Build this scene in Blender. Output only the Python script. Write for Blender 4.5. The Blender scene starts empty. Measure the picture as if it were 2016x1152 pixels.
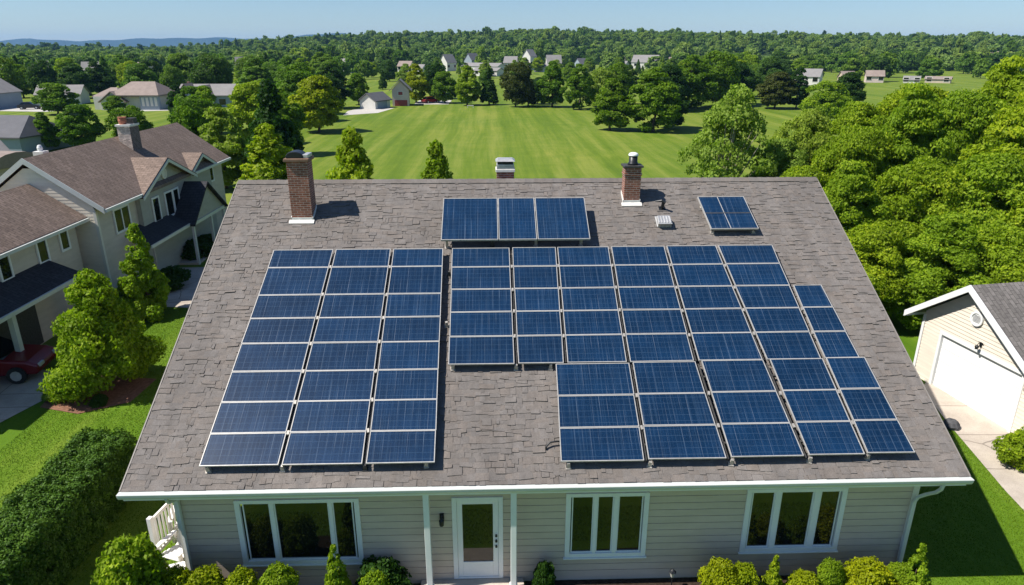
import bpy, math, random
import numpy as np
from mathutils import Vector, Matrix

R_ = math.radians
scene = bpy.context.scene
COL = scene.collection

# ------------------------------------------------------------------ camera, light, exposure
cam_d = bpy.data.cameras.new('camera')
cam = bpy.data.objects.new('camera', cam_d)
COL.objects.link(cam)
cam_d.sensor_width = 36.0
cam_d.lens = 23.93
cam_d.clip_start = 0.1
cam_d.clip_end = 40000
cam.location = (0, 0, 11.92)
cam.rotation_euler = (R_(90 - 19.72), 0, R_(-1.7085))
scene.camera = cam

SUN_FROM = Vector((-0.595, -0.108, 0.795)).normalized()      # towards the sun
sun_el = math.asin(SUN_FROM.z)
sun_az = math.atan2(SUN_FROM.x, SUN_FROM.y)                # clockwise from +y
world = bpy.data.worlds.new("World")
scene.world = world
world.use_nodes = True
wn = world.node_tree
sky = wn.nodes.new('ShaderNodeTexSky')
sky.sky_type = 'NISHITA'
sky.sun_disc = False
sky.sun_elevation = sun_el
sky.sun_rotation = sun_az
sky.altitude = 100
sky.air_density = 1.0
sky.dust_density = 0.1
sky.ozone_density = 4.0
bg = wn.nodes['Background']
tint = wn.nodes.new('ShaderNodeMixRGB'); tint.blend_type = 'MULTIPLY'; tint.inputs[0].default_value = 1.0
tint.inputs[2].default_value = (0.88, 0.99, 1.14, 1)
wn.links.new(sky.outputs[0], tint.inputs[1]); wn.links.new(tint.outputs[0], bg.inputs[0])
bg.inputs[1].default_value = 0.060
sl = bpy.data.lights.new('sun', 'SUN')
sl.energy = 4.6
sl.angle = R_(0.53)
sl.color = (1.0, 0.945, 0.86)
so = bpy.data.objects.new('sun', sl)
COL.objects.link(so)
so.rotation_euler = SUN_FROM.to_track_quat('Z', 'Y').to_euler()
so.location = (-60, -10, 70)
vs = scene.view_settings
vs.view_transform = 'Standard'
vs.look = 'None'
vs.gamma = 1.0
vs.use_curve_mapping = False
vs.exposure = 0.75
scene.cycles.max_bounces = 6
scene.cycles.transparent_max_bounces = 4

# ------------------------------------------------------------------ helpers
class MB:
    def __init__(s):
        s.v = []; s.f = []
    def quad(s, a, b, c, d):
        n = len(s.v); s.v += [tuple(a), tuple(b), tuple(c), tuple(d)]; s.f.append((n, n+1, n+2, n+3)); return s
    def poly(s, pts):
        n = len(s.v); s.v += [tuple(p) for p in pts]; s.f.append(tuple(range(n, n+len(pts)))); return s
    def box(s, x0, x1, y0, y1, z0, z1):
        n = len(s.v)
        s.v += [(x0,y0,z0),(x1,y0,z0),(x1,y1,z0),(x0,y1,z0),(x0,y0,z1),(x1,y0,z1),(x1,y1,z1),(x0,y1,z1)]
        s.f += [(n,n+3,n+2,n+1),(n+4,n+5,n+6,n+7),(n,n+1,n+5,n+4),(n+1,n+2,n+6,n+5),(n+2,n+3,n+7,n+6),(n+3,n,n+4,n+7)]
        return s
    def hexa(s, b, t):                                       # bottom 4 pts, top 4 pts (ccw from above)
        n = len(s.v); s.v += [tuple(p) for p in b] + [tuple(p) for p in t]
        s.f += [(n,n+3,n+2,n+1),(n+4,n+5,n+6,n+7),(n,n+1,n+5,n+4),(n+1,n+2,n+6,n+5),(n+2,n+3,n+7,n+6),(n+3,n,n+4,n+7)]
        return s
    def prism(s, pts, vec):                                  # closed polygon extruded along vec
        vec = Vector(vec); n = len(s.v); k = len(pts)
        s.v += [tuple(p) for p in pts] + [tuple(Vector(p)+vec) for p in pts]
        s.f.append(tuple(range(n+k-1, n-1, -1))); s.f.append(tuple(range(n+k, n+2*k)))
        for i in range(k):
            j = (i+1) % k; s.f.append((n+i, n+j, n+k+j, n+k+i))
        return s
    def tube(s, pts, rad, seg=8, cap=True):
        pts = [Vector(p) for p in pts]; rings = []
        for i, p in enumerate(pts):
            t = (pts[min(i+1, len(pts)-1)] - pts[max(i-1, 0)]).normalized()
            a = t.orthogonal().normalized() if i == 0 else (rings[-1][1] - t*rings[-1][1].dot(t)).normalized()
            b = t.cross(a); r = rad[i] if hasattr(rad, '__len__') else rad
            n = len(s.v)
            for k in range(seg):
                w = 2*math.pi*k/seg
                s.v.append(tuple(p + (a*math.cos(w) + b*math.sin(w))*r))
            rings.append((n, a))
        for i in range(len(rings)-1):
            p, q = rings[i][0], rings[i+1][0]
            for k in range(seg):
                l = (k+1) % seg; s.f.append((p+k, p+l, q+l, q+k))
        if cap:
            s.f.append(tuple(rings[0][0]+k for k in range(seg-1, -1, -1)))
            s.f.append(tuple(rings[-1][0]+k for k in range(seg)))
        return s
    def lathe(s, prof, c=(0,0,0), seg=16):                   # prof: (r,z)
        n0 = len(s.v); k = len(prof)
        for i in range(seg):
            w = 2*math.pi*i/seg
            for r, z in prof: s.v.append((c[0]+r*math.cos(w), c[1]+r*math.sin(w), c[2]+z))
        for i in range(seg):
            j = (i+1) % seg
            for m in range(k-1):
                s.f.append((n0+i*k+m, n0+j*k+m, n0+j*k+m+1, n0+i*k+m+1))
        return s
    def xf(s, M, i0=0):
        s.v[i0:] = [tuple(M @ Vector(p)) for p in s.v[i0:]]; return s
    def mesh(s, name, mat=None, smooth=False):
        me = bpy.data.meshes.new(name); me.from_pydata(s.v, [], s.f); me.validate()
        if mat: me.materials.append(mat)
        if smooth: me.polygons.foreach_set('use_smooth', [True]*len(me.polygons))
        me.update(); return me
    def build(s, name, mat, parent=None, smooth=False, bevel=0, loc=None, rot=None):
        o = bpy.data.objects.new(name, s.mesh(name, mat, smooth)); COL.objects.link(o)
        if parent: o.parent = parent
        if loc: o.location = loc
        if rot: o.rotation_euler = rot
        if bevel:
            m = o.modifiers.new('bevel', 'BEVEL'); m.width = bevel; m.segments = 2; m.limit_method = 'ANGLE'
        return o

def empty(name, loc, rz=0, parent=None):
    o = bpy.data.objects.new(name, None); COL.objects.link(o); o.location = loc; o.rotation_euler = (0, 0, rz)
    o.empty_display_size = 0.3
    if parent: o.parent = parent
    return o
def tag(o, label=None, cat=None, group=None, kind=None):
    if label: o['label'] = label
    if cat: o['category'] = cat
    if group: o['group'] = group
    if kind: o['kind'] = kind
    return o
def np_mesh(name, verts, faces, mat, tone=None):
    me = bpy.data.meshes.new(name); n = len(verts); k = faces.shape[1]; m = len(faces)
    me.vertices.add(n); me.vertices.foreach_set('co', verts.astype(np.float32).ravel())
    me.loops.add(m*k); me.loops.foreach_set('vertex_index', faces.astype(np.int32).ravel())
    me.polygons.add(m); me.polygons.foreach_set('loop_start', np.arange(0, m*k, k, dtype=np.int32))
    if tone is not None:
        a = me.attributes.new('tone', 'FLOAT', 'FACE'); a.data.foreach_set('value', tone.astype(np.float32))
    if mat: me.materials.append(mat)
    me.update(calc_edges=True); return me

# ------------------------------------------------------------------ materials
class NT:
    def __init__(s, name):
        s.m = bpy.data.materials.new(name); s.m.use_nodes = True; s.t = s.m.node_tree
        s.p = s.t.nodes['Principled BSDF']; s.out = s.t.nodes['Material Output']
    def n(s, typ, **kw):
        nd = s.t.nodes.new('ShaderNode'+typ)
        for k, v in kw.items():
            if k.startswith('i_'):
                key = k[2:]; key = int(key) if key.isdigit() else key.replace('_', ' ')
                nd.inputs[key].default_value = v
            else: setattr(nd, k, v)
        return nd
    def l(s, a, b): s.t.links.new(a, b)
    def coord(s, which='Object'): return s.n('TexCoord').outputs[which]
    def mapping(s, src, scale=(1,1,1), rot=(0,0,0), loc=(0,0,0)):
        m = s.n('Mapping'); m.inputs['Scale'].default_value = scale; m.inputs['Rotation'].default_value = rot; m.inputs['Location'].default_value = loc
        s.l(src, m.inputs['Vector']); return m.outputs[0]
    def noise(s, src, scale, detail=4, rough=0.55, dist=0):
        t = s.n('TexNoise'); t.inputs['Scale'].default_value = scale; t.inputs['Detail'].default_value = detail
        t.inputs['Roughness'].default_value = rough; t.inputs['Distortion'].default_value = dist
        s.l(src, t.inputs['Vector']); return t.outputs[0]
    def ramp(s, src, stops):
        r = s.n('ValToRGB'); e = r.color_ramp.elements
        while len(e) < len(stops): e.new(0.5)
        for el, (p, c) in zip(e, stops):
            el.position = p; el.color = (*c, 1) if hasattr(c, '__len__') else (c, c, c, 1)
        s.l(src, r.inputs[0]); return r.outputs[0]
    def mix(s, fac, a, b, blend='MIX'):
        m = s.n('MixRGB', blend_type=blend)
        for k, v in ((0, fac), (1, a), (2, b)):
            if hasattr(v, 'is_output') or isinstance(v, bpy.types.NodeSocket): s.l(v, m.inputs[k])
            elif k == 0: m.inputs[0].default_value = v
            else: m.inputs[k].default_value = (*v, 1)
        return m.outputs[0]
    def math(s, op, a, b=None, c=None):
        m = s.n('Math', operation=op)
        for k, v in enumerate((a, b, c)):
            if v is None: continue
            if isinstance(v, bpy.types.NodeSocket): s.l(v, m.inputs[k])
            else: m.inputs[k].default_value = v
        return m.outputs[0]
    def bump(s, h, strength=0.3, dist=0.02):
        b = s.n('Bump'); b.inputs['Strength'].default_value = strength; b.inputs['Distance'].default_value = dist
        s.l(h, b.inputs['Height']); s.l(b.outputs[0], s.p.inputs['Normal'])
    def col(s, c, rough=0.6, metal=0.0, spec=0.5):
        if isinstance(c, bpy.types.NodeSocket): s.l(c, s.p.inputs['Base Color'])
        else: s.p.inputs['Base Color'].default_value = (*c, 1)
        s.p.inputs['Roughness'].default_value = rough; s.p.inputs['Metallic'].default_value = metal
        s.p.inputs['Specular IOR Level'].default_value = spec
        return s

def simple(name, c, rough=0.6, metal=0.0, var=0.18, scale=3.0, spec=0.4, bump=0.0):
    m = NT(name); co = m.coord()
    a = m.noise(co, scale, 6, 0.6); b = m.noise(co, scale*9, 3)
    f = m.math('ADD', m.math('MULTIPLY', a, 0.7), m.math('MULTIPLY', b, 0.3))
    lo = tuple(x*(1-var) for x in c); hi = tuple(min(1, x*(1+var)) for x in c)
    m.col(m.ramp(f, [(0.3, lo), (0.7, hi)]), rough, metal, spec)
    if bump: m.bump(b, bump, 0.01)
    return m.m

def siding_mat(name, c, dirt=0.12):
    m = NT(name); co = m.coord('Object')
    a = m.noise(m.mapping(co, (0.6, 0.6, 2.5)), 2.0, 6, 0.6)
    s = m.noise(m.mapping(co, (14, 14, 0.35)), 1.0, 3)
    isl = m.n('NewGeometry').outputs['Random Per Island']
    base = m.ramp(a, [(0.3, tuple(x*(1-dirt) for x in c)), (0.72, tuple(x*1.05 for x in c))])
    base = m.mix(0.03, base, m.ramp(s, [(0.35, (0.42,0.39,0.34)), (0.65, (1,1,1))]), 'MULTIPLY')
    base = m.mix(0.5, base, m.ramp(isl, [(0, 0.93), (1, 1.0)]), 'MULTIPLY')
    m.col(base, 0.55, 0, 0.35)
    m.bump(m.noise(m.mapping(co, (3, 3, 60)), 1.0, 2), 0.08, 0.004)
    return m.m

def shingle_mat(name, c, amt=0.5, sc=1.0):
    m = NT(name); co = m.coord('Object')
    isl = m.n('NewGeometry').outputs['Random Per Island']
    t = m.ramp(isl, [(0.0, 0.80), (0.45, 0.95), (0.8, 1.02), (1.0, 1.12)])
    hue = m.ramp(m.math('FRACT', m.math('MULTIPLY', isl, 7.31)), [(0.0, (0.985,1.0,1.02)), (0.5, (1,1,1)), (1.0, (1.03,0.995,0.965))])
    big = m.ramp(m.noise(co, 0.22*sc, 5, 0.6), [(0.3, 0.86), (0.7, 1.1)])
    streak = m.ramp(m.noise(m.mapping(co, (2.2*sc, 0.22*sc, 0.22*sc)), 1.0, 5, 0.65), [(0.35, 0.84), (0.65, 1.08)])
    grit = m.ramp(m.noise(co, 55*sc, 3, 0.7), [(0.3, 0.55), (0.7, 1.4)])
    med = m.ramp(m.noise(co, 6*sc, 4, 0.7), [(0.3, 0.84), (0.7, 1.12)])
    base = m.mix(1.0, m.mix(amt, c, t, 'MULTIPLY'), hue, 'MULTIPLY')
    for x in (big, streak, med): base = m.mix(0.9, base, x, 'MULTIPLY')
    base = m.mix(0.6, base, grit, 'MULTIPLY')
    m.col(base, 0.88, 0, 0.25)
    m.bump(m.noise(co, 70*sc, 2, 0.6), 0.35, 0.006)
    return m.m

def flat_shingle_mat(name, c, row=0.16):
    m = NT(name); co = m.coord('Object')
    mp = m.mapping(co, (1, 1, 1))
    b = m.n('TexBrick'); b.inputs['Color1'].default_value = (*[x*0.82 for x in c], 1); b.inputs['Color2'].default_value = (*[x*1.15 for x in c], 1)
    b.inputs['Mortar'].default_value = (*[x*0.55 for x in c], 1)
    b.inputs['Scale'].default_value = 1.0; b.inputs['Mortar Size'].default_value = 0.012; b.inputs['Brick Width'].default_value = 0.3; b.inputs['Row Height'].default_value = row
    m.l(mp, b.inputs['Vector'])
    g = m.ramp(m.noise(co, 9, 5, 0.7), [(0.3, 0.72), (0.7, 1.2)])
    big = m.ramp(m.noise(co, 0.5, 4), [(0.3, 0.9), (0.7, 1.08)])
    base = m.mix(1, m.mix(1, b.outputs[0], g, 'MULTIPLY'), big, 'MULTIPLY')
    m.col(base, 0.9, 0, 0.2); m.bump(b.outputs[1], -0.3, 0.01)
    return m.m

def brick_mat(name, c):
    m = NT(name); co = m.coord('Object')
    geo = m.n('NewGeometry'); sx = m.n('SeparateXYZ'); m.l(co, sx.inputs[0])
    u = m.math('ADD', sx.outputs[0], sx.outputs[1])
    cb = m.n('CombineXYZ'); m.l(u, cb.inputs[0]); m.l(sx.outputs[2], cb.inputs[1])
    b = m.n('TexBrick'); b.inputs['Color1'].default_value = (*[x*0.72 for x in c], 1); b.inputs['Color2'].default_value = (*[x*1.2 for x in c], 1)
    b.inputs['Mortar'].default_value = (0.36, 0.30, 0.26, 1); b.inputs['Scale'].default_value = 1.0
    b.inputs['Mortar Size'].default_value = 0.008; b.inputs['Brick Width'].default_value = 0.2; b.inputs['Row Height'].default_value = 0.066
    b.inputs['Mortar Smooth'].default_value = 0.2
    m.l(cb.outputs[0], b.inputs['Vector'])
    g = m.ramp(m.noise(co, 7, 5, 0.7), [(0.25, 0.6), (0.7, 1.25)])
    m.col(m.mix(0.9, b.outputs[0], g, 'MULTIPLY'), 0.9, 0, 0.2); m.bump(b.outputs[1], -0.5, 0.01)
    return m.m

def leaf_mat(name, c, c2=None, trans=0.42):
    m = NT(name); c2 = c2 or tuple(x*1.5 for x in c)
    isl = m.n('NewGeometry').outputs['Random Per Island']; oi = m.n('ObjectInfo').outputs['Random']
    at = m.n('Attribute', attribute_name='tone').outputs['Fac']
    f = m.math('ADD', m.math('MULTIPLY', isl, 0.45), m.math('MULTIPLY', at, 0.55))
    base = m.ramp(f, [(0.1, tuple(x*0.7 for x in c)), (0.55, c), (0.95, c2)])
    ob = m.ramp(oi, [(0.0, (0.80,0.90,1.0)), (0.5, (1,1,1)), (1.0, (1.22,1.10,0.85))])
    base = m.mix(0.75, base, ob, 'MULTIPLY')
    m.col(base, 0.55, 0, 0.14)
    tr = m.n('BsdfTranslucent'); m.l(m.mix(1, base, (1.1, 1.3, 0.45), 'MULTIPLY'), tr.inputs[0])
    mx = m.n('MixShader'); mx.inputs[0].default_value = trans
    m.l(m.p.outputs[0], mx.inputs[1]); m.l(tr.outputs[0], mx.inputs[2]); m.l(mx.outputs[0], m.out.inputs[0])
    return m.m

def panel_mat(name, mid=False):
    m = NT(name); co = m.coord('Object'); oi = m.n('ObjectInfo').outputs['Random']
    sx = m.n('SeparateXYZ'); m.l(co, sx.inputs[0]); x, y = sx.outputs[0], sx.outputs[1]
    off = m.math('MULTIPLY', oi, 37.0)
    # fine vertical fingers of uneven brightness
    cb = m.n('CombineXYZ'); m.l(m.math('ADD', m.math('MULTIPLY', x, 22.0), off), cb.inputs[0]); m.l(m.math('ADD', m.math('MULTIPLY', y, 0.35), off), cb.inputs[1])
    fine = m.ramp(m.noise(cb.outputs[0], 1.0, 2, 0.6), [(0.5, 0), (0.78, 1)])
    # stronger bus bars
    fx = m.math('FRACT', m.math('ADD', m.math('MULTIPLY', x, 5.6), m.math('MULTIPLY', oi, 3.0)))
    line = m.math('LESS_THAN', fx, 0.05)
    cb2 = m.n('CombineXYZ'); m.l(m.math('ADD', m.math('FLOOR', m.math('ADD', m.math('MULTIPLY', x, 5.6), m.math('MULTIPLY', oi, 3.0))), off), cb2.inputs[0]); m.l(m.math('MULTIPLY', y, 0.8), cb2.inputs[1])
    amp = m.ramp(m.noise(cb2.outputs[0], 0.9, 3), [(0.42, 0.0), (0.75, 0.95)])
    bus = m.math('MULTIPLY', line, amp)
    # horizontal hairlines and grain
    grain = m.ramp(m.noise(m.mapping(co, (1, 3, 1)), 26, 4, 0.7), [(0.35, 0.62), (0.68, 1.4)])
    patch = m.ramp(m.noise(co, 1.3, 3), [(0.3, 0.82), (0.7, 1.22)])
    objv = m.ramp(oi, [(0, 0.86), (1, 1.14)])
    base = m.mix(1, (0.0038, 0.0212, 0.058), grain, 'MULTIPLY')
    base = m.mix(1, base, patch, 'MULTIPLY'); base = m.mix(1, base, objv, 'MULTIPLY')
    base = m.mix(m.math('MULTIPLY', fine, 0.085), base, (0.16, 0.27, 0.42))
    base = m.mix(m.math('MULTIPLY', bus, 0.34), base, (0.42, 0.50, 0.60))
    gx = m.math('LESS_THAN', m.math('FRACT', m.math('DIVIDE', x, 0.157)), 0.05); gy = m.math('LESS_THAN', m.math('FRACT', m.math('DIVIDE', y, 0.157)), 0.07)
    base = m.mix(m.math('MULTIPLY', m.math('MAXIMUM', gx, gy), 0.16), base, (0.12, 0.20, 0.30))
    speck = m.ramp(m.noise(co, 60, 1, 0.5), [(0.76, 0), (0.8, 1)])
    base = m.mix(m.math('MULTIPLY', speck, 0.25), base, (0.35, 0.40, 0.45))
    m.col(base, 0.3, 0, 0.3)
    m.p.inputs['Coat Weight'].default_value = 0.25; m.p.inputs['Coat Roughness'].default_value = 0.12
    return m.m

M = {}
M['white'] = simple('white_trim', (0.72, 0.73, 0.72), 0.45, 0, 0.06, 2)
M['cream_trim'] = simple('cream_trim', (0.66, 0.63, 0.56), 0.5, 0, 0.08, 2)
M['drip'] = simple('drip_edge', (0.22, 0.20, 0.18), 0.6, 0, 0.2, 3)
M['gutter'] = simple('gutter_white', (0.54, 0.56, 0.54), 0.4, 0, 0.08, 1.5)
M['siding'] = siding_mat('siding_beige', (0.555, 0.468, 0.385))
M['siding_tan'] = siding_mat('siding_tan', (0.55, 0.49, 0.41))
M['siding_grey'] = siding_mat('siding_greige', (0.36, 0.35, 0.31))
M['siding_sunlit'] = siding_mat('siding_sunlit', (0.78, 0.70, 0.58))  # tan siding lightened: sunlight put into the colour of the gable end
M['siding_cream'] = siding_mat('siding_cream', (0.72, 0.65, 0.55))
M['shingle'] = shingle_mat('shingle_main', (0.170, 0.152, 0.139))
M['shingle_brown'] = flat_shingle_mat('shingle_brown', (0.215, 0.160, 0.130))
M['shingle_dark'] = flat_shingle_mat('shingle_dark', (0.045, 0.045, 0.05))
M['shingle_grey'] = flat_shingle_mat('shingle_grey', (0.17, 0.155, 0.145))
M['brick'] = brick_mat('red_brick', (0.235, 0.092, 0.06))
M['brick_shaded'] = brick_mat('shaded_brick', (0.075, 0.06, 0.07))  # chimney brick darkened to paint in its shaded side
M['brick_tan'] = brick_mat('tan_brick', (0.70, 0.57, 0.47))
M['cap_brown'] = simple('chimney_cap_brown', (0.19, 0.115, 0.075), 0.8, 0, 0.3, 6)
M['black_metal'] = simple('black_metal', (0.02, 0.022, 0.025), 0.4, 0.3, 0.3, 5)
M['galv'] = simple('galvanised', (0.5, 0.5, 0.5), 0.45, 0.5, 0.25, 5)
M['flash'] = simple('flashing_white', (0.68, 0.66, 0.62), 0.6, 0, 0.15, 6)
M['glass_far'] = NT('window_glass').col((0.008, 0.011, 0.010), 0.05, 0, 0.5).m
M['glass_far'].node_tree.nodes['Principled BSDF'].inputs['IOR'].default_value = 1.33
M['alu'] = simple('panel_frame', (0.44, 0.43, 0.41), 0.4, 0.25, 0.18, 9)
M['panel'] = panel_mat('solar_cells')
M['rail'] = simple('rail_dark', (0.06, 0.058, 0.055), 0.6, 0.3, 0.5, 14)
M['clamp'] = simple('clamp_metal', (0.42, 0.39, 0.35), 0.5, 0.4, 0.45, 20)
M['glass'] = NT('dark_glass').col((0.006, 0.008, 0.008), 0.03, 0, 0.5).m
M['glass'].node_tree.nodes['Principled BSDF'].inputs['IOR'].default_value = 1.6
M['concrete'] = simple('concrete', (0.46, 0.40, 0.34), 0.9, 0, 0.2, 1.2, 0.2, 0.2)
def drive_mat():
    m = NT('drive_concrete'); co = m.coord(); sx = m.n('SeparateXYZ'); m.l(co, sx.inputs[0])
    w1 = m.math('ADD', sx.outputs[1], m.math('MULTIPLY', m.noise(co, 0.7, 2), 0.12)); j = m.math('LESS_THAN', m.math('FRACT', m.math('DIVIDE', w1, 1.9)), 0.018)
    cr = m.n('TexVoronoi', feature='DISTANCE_TO_EDGE'); cr.inputs['Scale'].default_value = 0.35; m.l(m.mix(0.25, co, m.n('TexNoise').outputs['Color']), cr.inputs['Vector'])
    k = m.math('MULTIPLY', m.math('LESS_THAN', cr.outputs[0], 0.006), 0.6)
    base = m.ramp(m.noise(co, 1.1, 6, 0.65), [(0.3, (0.36, 0.31, 0.26)), (0.7, (0.50, 0.44, 0.37))])
    base = m.mix(m.math('MAXIMUM', m.math('MULTIPLY', j, 0.7), k), base, (0.12, 0.10, 0.085))
    base = m.mix(0.5, base, m.ramp(m.noise(co, 40, 3, 0.7), [(0.3, 0.7), (0.7, 1.2)]), 'MULTIPLY')
    m.col(base, 0.9, 0, 0.2); return m.m
M['drive'] = drive_mat()
M['pave_far'] = simple('pale_paving', (0.42, 0.40, 0.37), 0.9, 0, 0.15, 0.2)
M['mulch'] = simple('mulch', (0.045, 0.03, 0.022), 0.95, 0, 0.6, 12, 0.1, 0.6)
M['mulch_red'] = simple('red_mulch', (0.20, 0.105, 0.07), 0.95, 0, 0.5, 10, 0.1, 0.6)
M['garage_door'] = simple('garage_door', (0.78, 0.78, 0.77), 0.5, 0, 0.04, 2)
M['plastic'] = simple('white_plastic', (0.78, 0.77, 0.74), 0.4, 0, 0.05, 4)
M['car_red'] = NT('car_red').col((0.16, 0.008, 0.012), 0.25, 0.1, 0.5).m
M['car_dark'] = NT('car_dark').col((0.03, 0.03, 0.035), 0.3, 0.2, 0.5).m
M['tyre'] = simple('tyre', (0.02, 0.02, 0.02), 0.85)
M['bark'] = simple('bark', (0.13, 0.10, 0.075), 0.9, 0, 0.45, 6, 0.1, 0.5)
M['twigs'] = simple('twigs', (0.02, 0.022, 0.012), 0.95, 0, 0.6, 14, 0.1, 0.8)
M['bark_pale'] = simple('bark_pale', (0.30, 0.26, 0.21), 0.9, 0, 0.3, 5, 0.1, 0.4)
M['lamp_glass'] = simple('lamp_glass', (0.5, 0.48, 0.42), 0.3)
M['rock'] = simple('rock', (0.08, 0.08, 0.085), 0.9, 0, 0.5, 6, 0.2, 0.6)
M['white_wall'] = simple('white_wall', (0.62, 0.60, 0.56), 0.7, 0, 0.08, 0.8)
M['blue_wall'] = simple('blue_grey_wall', (0.26, 0.31, 0.36), 0.7, 0, 0.1, 0.8)
M['tan_wall'] = simple('tan_wall', (0.48, 0.40, 0.31), 0.7, 0, 0.1, 0.8)
M['pink_wall'] = simple('pink_wall', (0.60, 0.49, 0.45), 0.7, 0, 0.1, 0.8)
M['red_paint'] = simple('red_paint', (0.28, 0.05, 0.05), 0.6, 0, 0.2)
M['roof_pale'] = simple('pale_roof', (0.21, 0.20, 0.195), 0.85, 0, 0.15, 0.7)
M['roof_brown'] = simple('brown_roof', (0.24, 0.19, 0.165), 0.85, 0, 0.2, 0.8)
M['roof_slate'] = simple('slate_roof', (0.10, 0.10, 0.11), 0.85, 0, 0.2, 0.8)
M['terracotta'] = simple('terracotta', (0.36, 0.13, 0.08), 0.7)
L = {}
L['bright'] = leaf_mat('leaf_bright', (0.210, 0.310, 0.012), (0.370, 0.450, 0.022))
L['mid'] = leaf_mat('leaf_mid', (0.112, 0.205, 0.010), (0.195, 0.305, 0.016))
L['dark'] = leaf_mat('leaf_dark', (0.034, 0.084, 0.012), (0.064, 0.136, 0.015))
L['yellow'] = leaf_mat('leaf_yellow', (0.255, 0.310, 0.006), (0.38, 0.41, 0.010))
L['pale'] = leaf_mat('leaf_pale', (0.215, 0.310, 0.038), (0.32, 0.42, 0.060))
L['purple'] = leaf_mat('leaf_purple', (0.080, 0.098, 0.020), (0.13, 0.145, 0.030))
L['hedge'] = leaf_mat('leaf_hedge', (0.062, 0.130, 0.010), (0.115, 0.20, 0.016), 0.14)
L['far_mid'] = leaf_mat('leaf_far_mid', (0.125, 0.220, 0.024), (0.205, 0.315, 0.036))
L['far_dark'] = leaf_mat('leaf_far_dark', (0.058, 0.120, 0.018), (0.105, 0.190, 0.024))
L['forest'] = leaf_mat('leaf_forest', (0.170, 0.260, 0.050), (0.265, 0.355, 0.075), 0.32)

# ground: mown grass with broad patches and faint mowing lines
def grass_mat():
    m = NT('grass'); co = m.coord('Object')
    big = m.noise(co, 0.035, 4, 0.6); med = m.noise(co, 0.35, 5, 0.65); fine = m.noise(co, 9, 5, 0.75); vf = m.noise(co, 40, 3, 0.7)
    # mowing lines run away from the house
    warp = m.n('VectorMath', operation='ADD'); m.l(co, warp.inputs[0])
    wv = m.n('VectorMath', operation='SCALE'); wv.inputs['Scale'].default_value = 2.2
    nz = m.n('TexNoise'); nz.inputs['Scale'].default_value = 0.02; nz.inputs['Detail'].default_value = 2; m.l(co, nz.inputs['Vector']); m.l(nz.outputs['Color'], wv.inputs[0]); m.l(wv.outputs[0], warp.inputs[1])
    st = m.noise(m.mapping(warp.outputs[0], (0.42, 0.012, 1)), 1.0, 5, 0.7)
    f = m.math('ADD', m.math('MULTIPLY', med, 0.2), m.math('ADD', m.math('MULTIPLY', st, 0.75), m.math('MULTIPLY', fine, 0.2)))
    base = m.ramp(f, [(0.42, (0.070, 0.124, 0.008)), (0.55, (0.110, 0.168, 0.013)), (0.68, (0.178, 0.214, 0.034))])
    base = m.mix(0.8, base, m.ramp(big, [(0.3, (0.85, 0.93, 0.9)), (0.7, (1.15, 1.06, 1.0))]), 'MULTIPLY')
    base = m.mix(0.6, base, m.ramp(vf, [(0.3, 0.55), (0.7, 1.35)]), 'MULTIPLY')
    sx = m.n('SeparateXYZ'); m.l(co, sx.inputs[0])
    near = m.ramp(m.math('DIVIDE', sx.outputs[1], 60.0), [(0.45, 1.0), (0.75, 0.0)])
    base = m.mix(m.math('MULTIPLY', near, 0.9), base, (0.80, 1.02, 0.55), 'MULTIPLY')
    m.col(base, 0.85, 0, 0.15); m.bump(fine, 0.6, 0.05)
    return m.m
M['grass'] = grass_mat()
def forest_floor_mat():
    m = NT('forest_floor'); co = m.coord('Object')
    m.col(m.ramp(m.noise(co, 0.03, 6, 0.7), [(0.3, (0.02, 0.04, 0.012)), (0.7, (0.05, 0.085, 0.02))]), 0.95, 0, 0.1); return m.m
M['forest_floor'] = forest_floor_mat()
M['hill_wood'] = simple('hill_wood', (0.022, 0.045, 0.042), 0.95, 0, 0.3, 0.004, 0.1)  # wood green with some of the distance haze's blue put into it
M['blade'] = leaf_mat('grass_blade', (0.085, 0.160, 0.004), (0.125, 0.20, 0.008), 0.2)

# ------------------------------------------------------------------ setting: ground, hills
g = MB(); N_ = 8500
g.quad((-N_, -400, 0), (N_, -400, 0), (N_, 9000, 0), (-N_, 9000, 0))
tag(g.build('ground', M['grass']), 'mown green grass field and lawns around the houses', None, None, 'structure')

def hill_h(x, y):                                           # wooded ridge beyond the village
    a = x / max(y, 1.0)
    prof = np.interp(a, [-0.704, -0.46, -0.371, -0.322, -0.253, -0.184, -0.115, -0.045, 0.024, 0.066, 0.115, 0.164, 0.306, 0.448, 0.593, 0.75], [1.5, 3, 7.2, 13.5, 15, 18, 20.6, 23.5, 27, 28.5, 26.4, 24.3, 21.6, 20.3, 19, 16])
    t = np.clip((y - 560) / 520, 0, 1); t = t*t*(3-2*t)
    sub_ = 9*math.exp(-((y-735-70*math.sin(a*7+1))/75)**2)*float(np.clip((a+0.05)/0.25, 0.25, 1))
    return float(prof*t + sub_ + 1.6*math.sin(x*0.013+y*0.004)*t + 1.5*math.sin(y*0.021)*t*(1-t)*3)
def grid_sheet(name, xs, ys, fn, mat):
    v = np.array([(x, y, fn(x, y)) for y in ys for x in xs]); nx = len(xs); f = []
    for j in range(len(ys)-1):
        for i in range(nx-1): f.append((j*nx+i, j*nx+i+1, (j+1)*nx+i+1, (j+1)*nx+i))
    me = np_mesh(name, v, np.array(f), mat); me.polygons.foreach_set('use_smooth', [True]*len(f))
    o = bpy.data.objects.new(name, me); COL.objects.link(o); return o
tag(grid_sheet('wooded_ridge', np.linspace(-1500, 2000, 71), np.linspace(540, 1900, 35), lambda x, y: hill_h(x, y) - 0.3 + (0.0 if y > 560 else -1), M['forest_floor']), 'low ridge under the far forest', None, None, 'structure')
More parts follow.
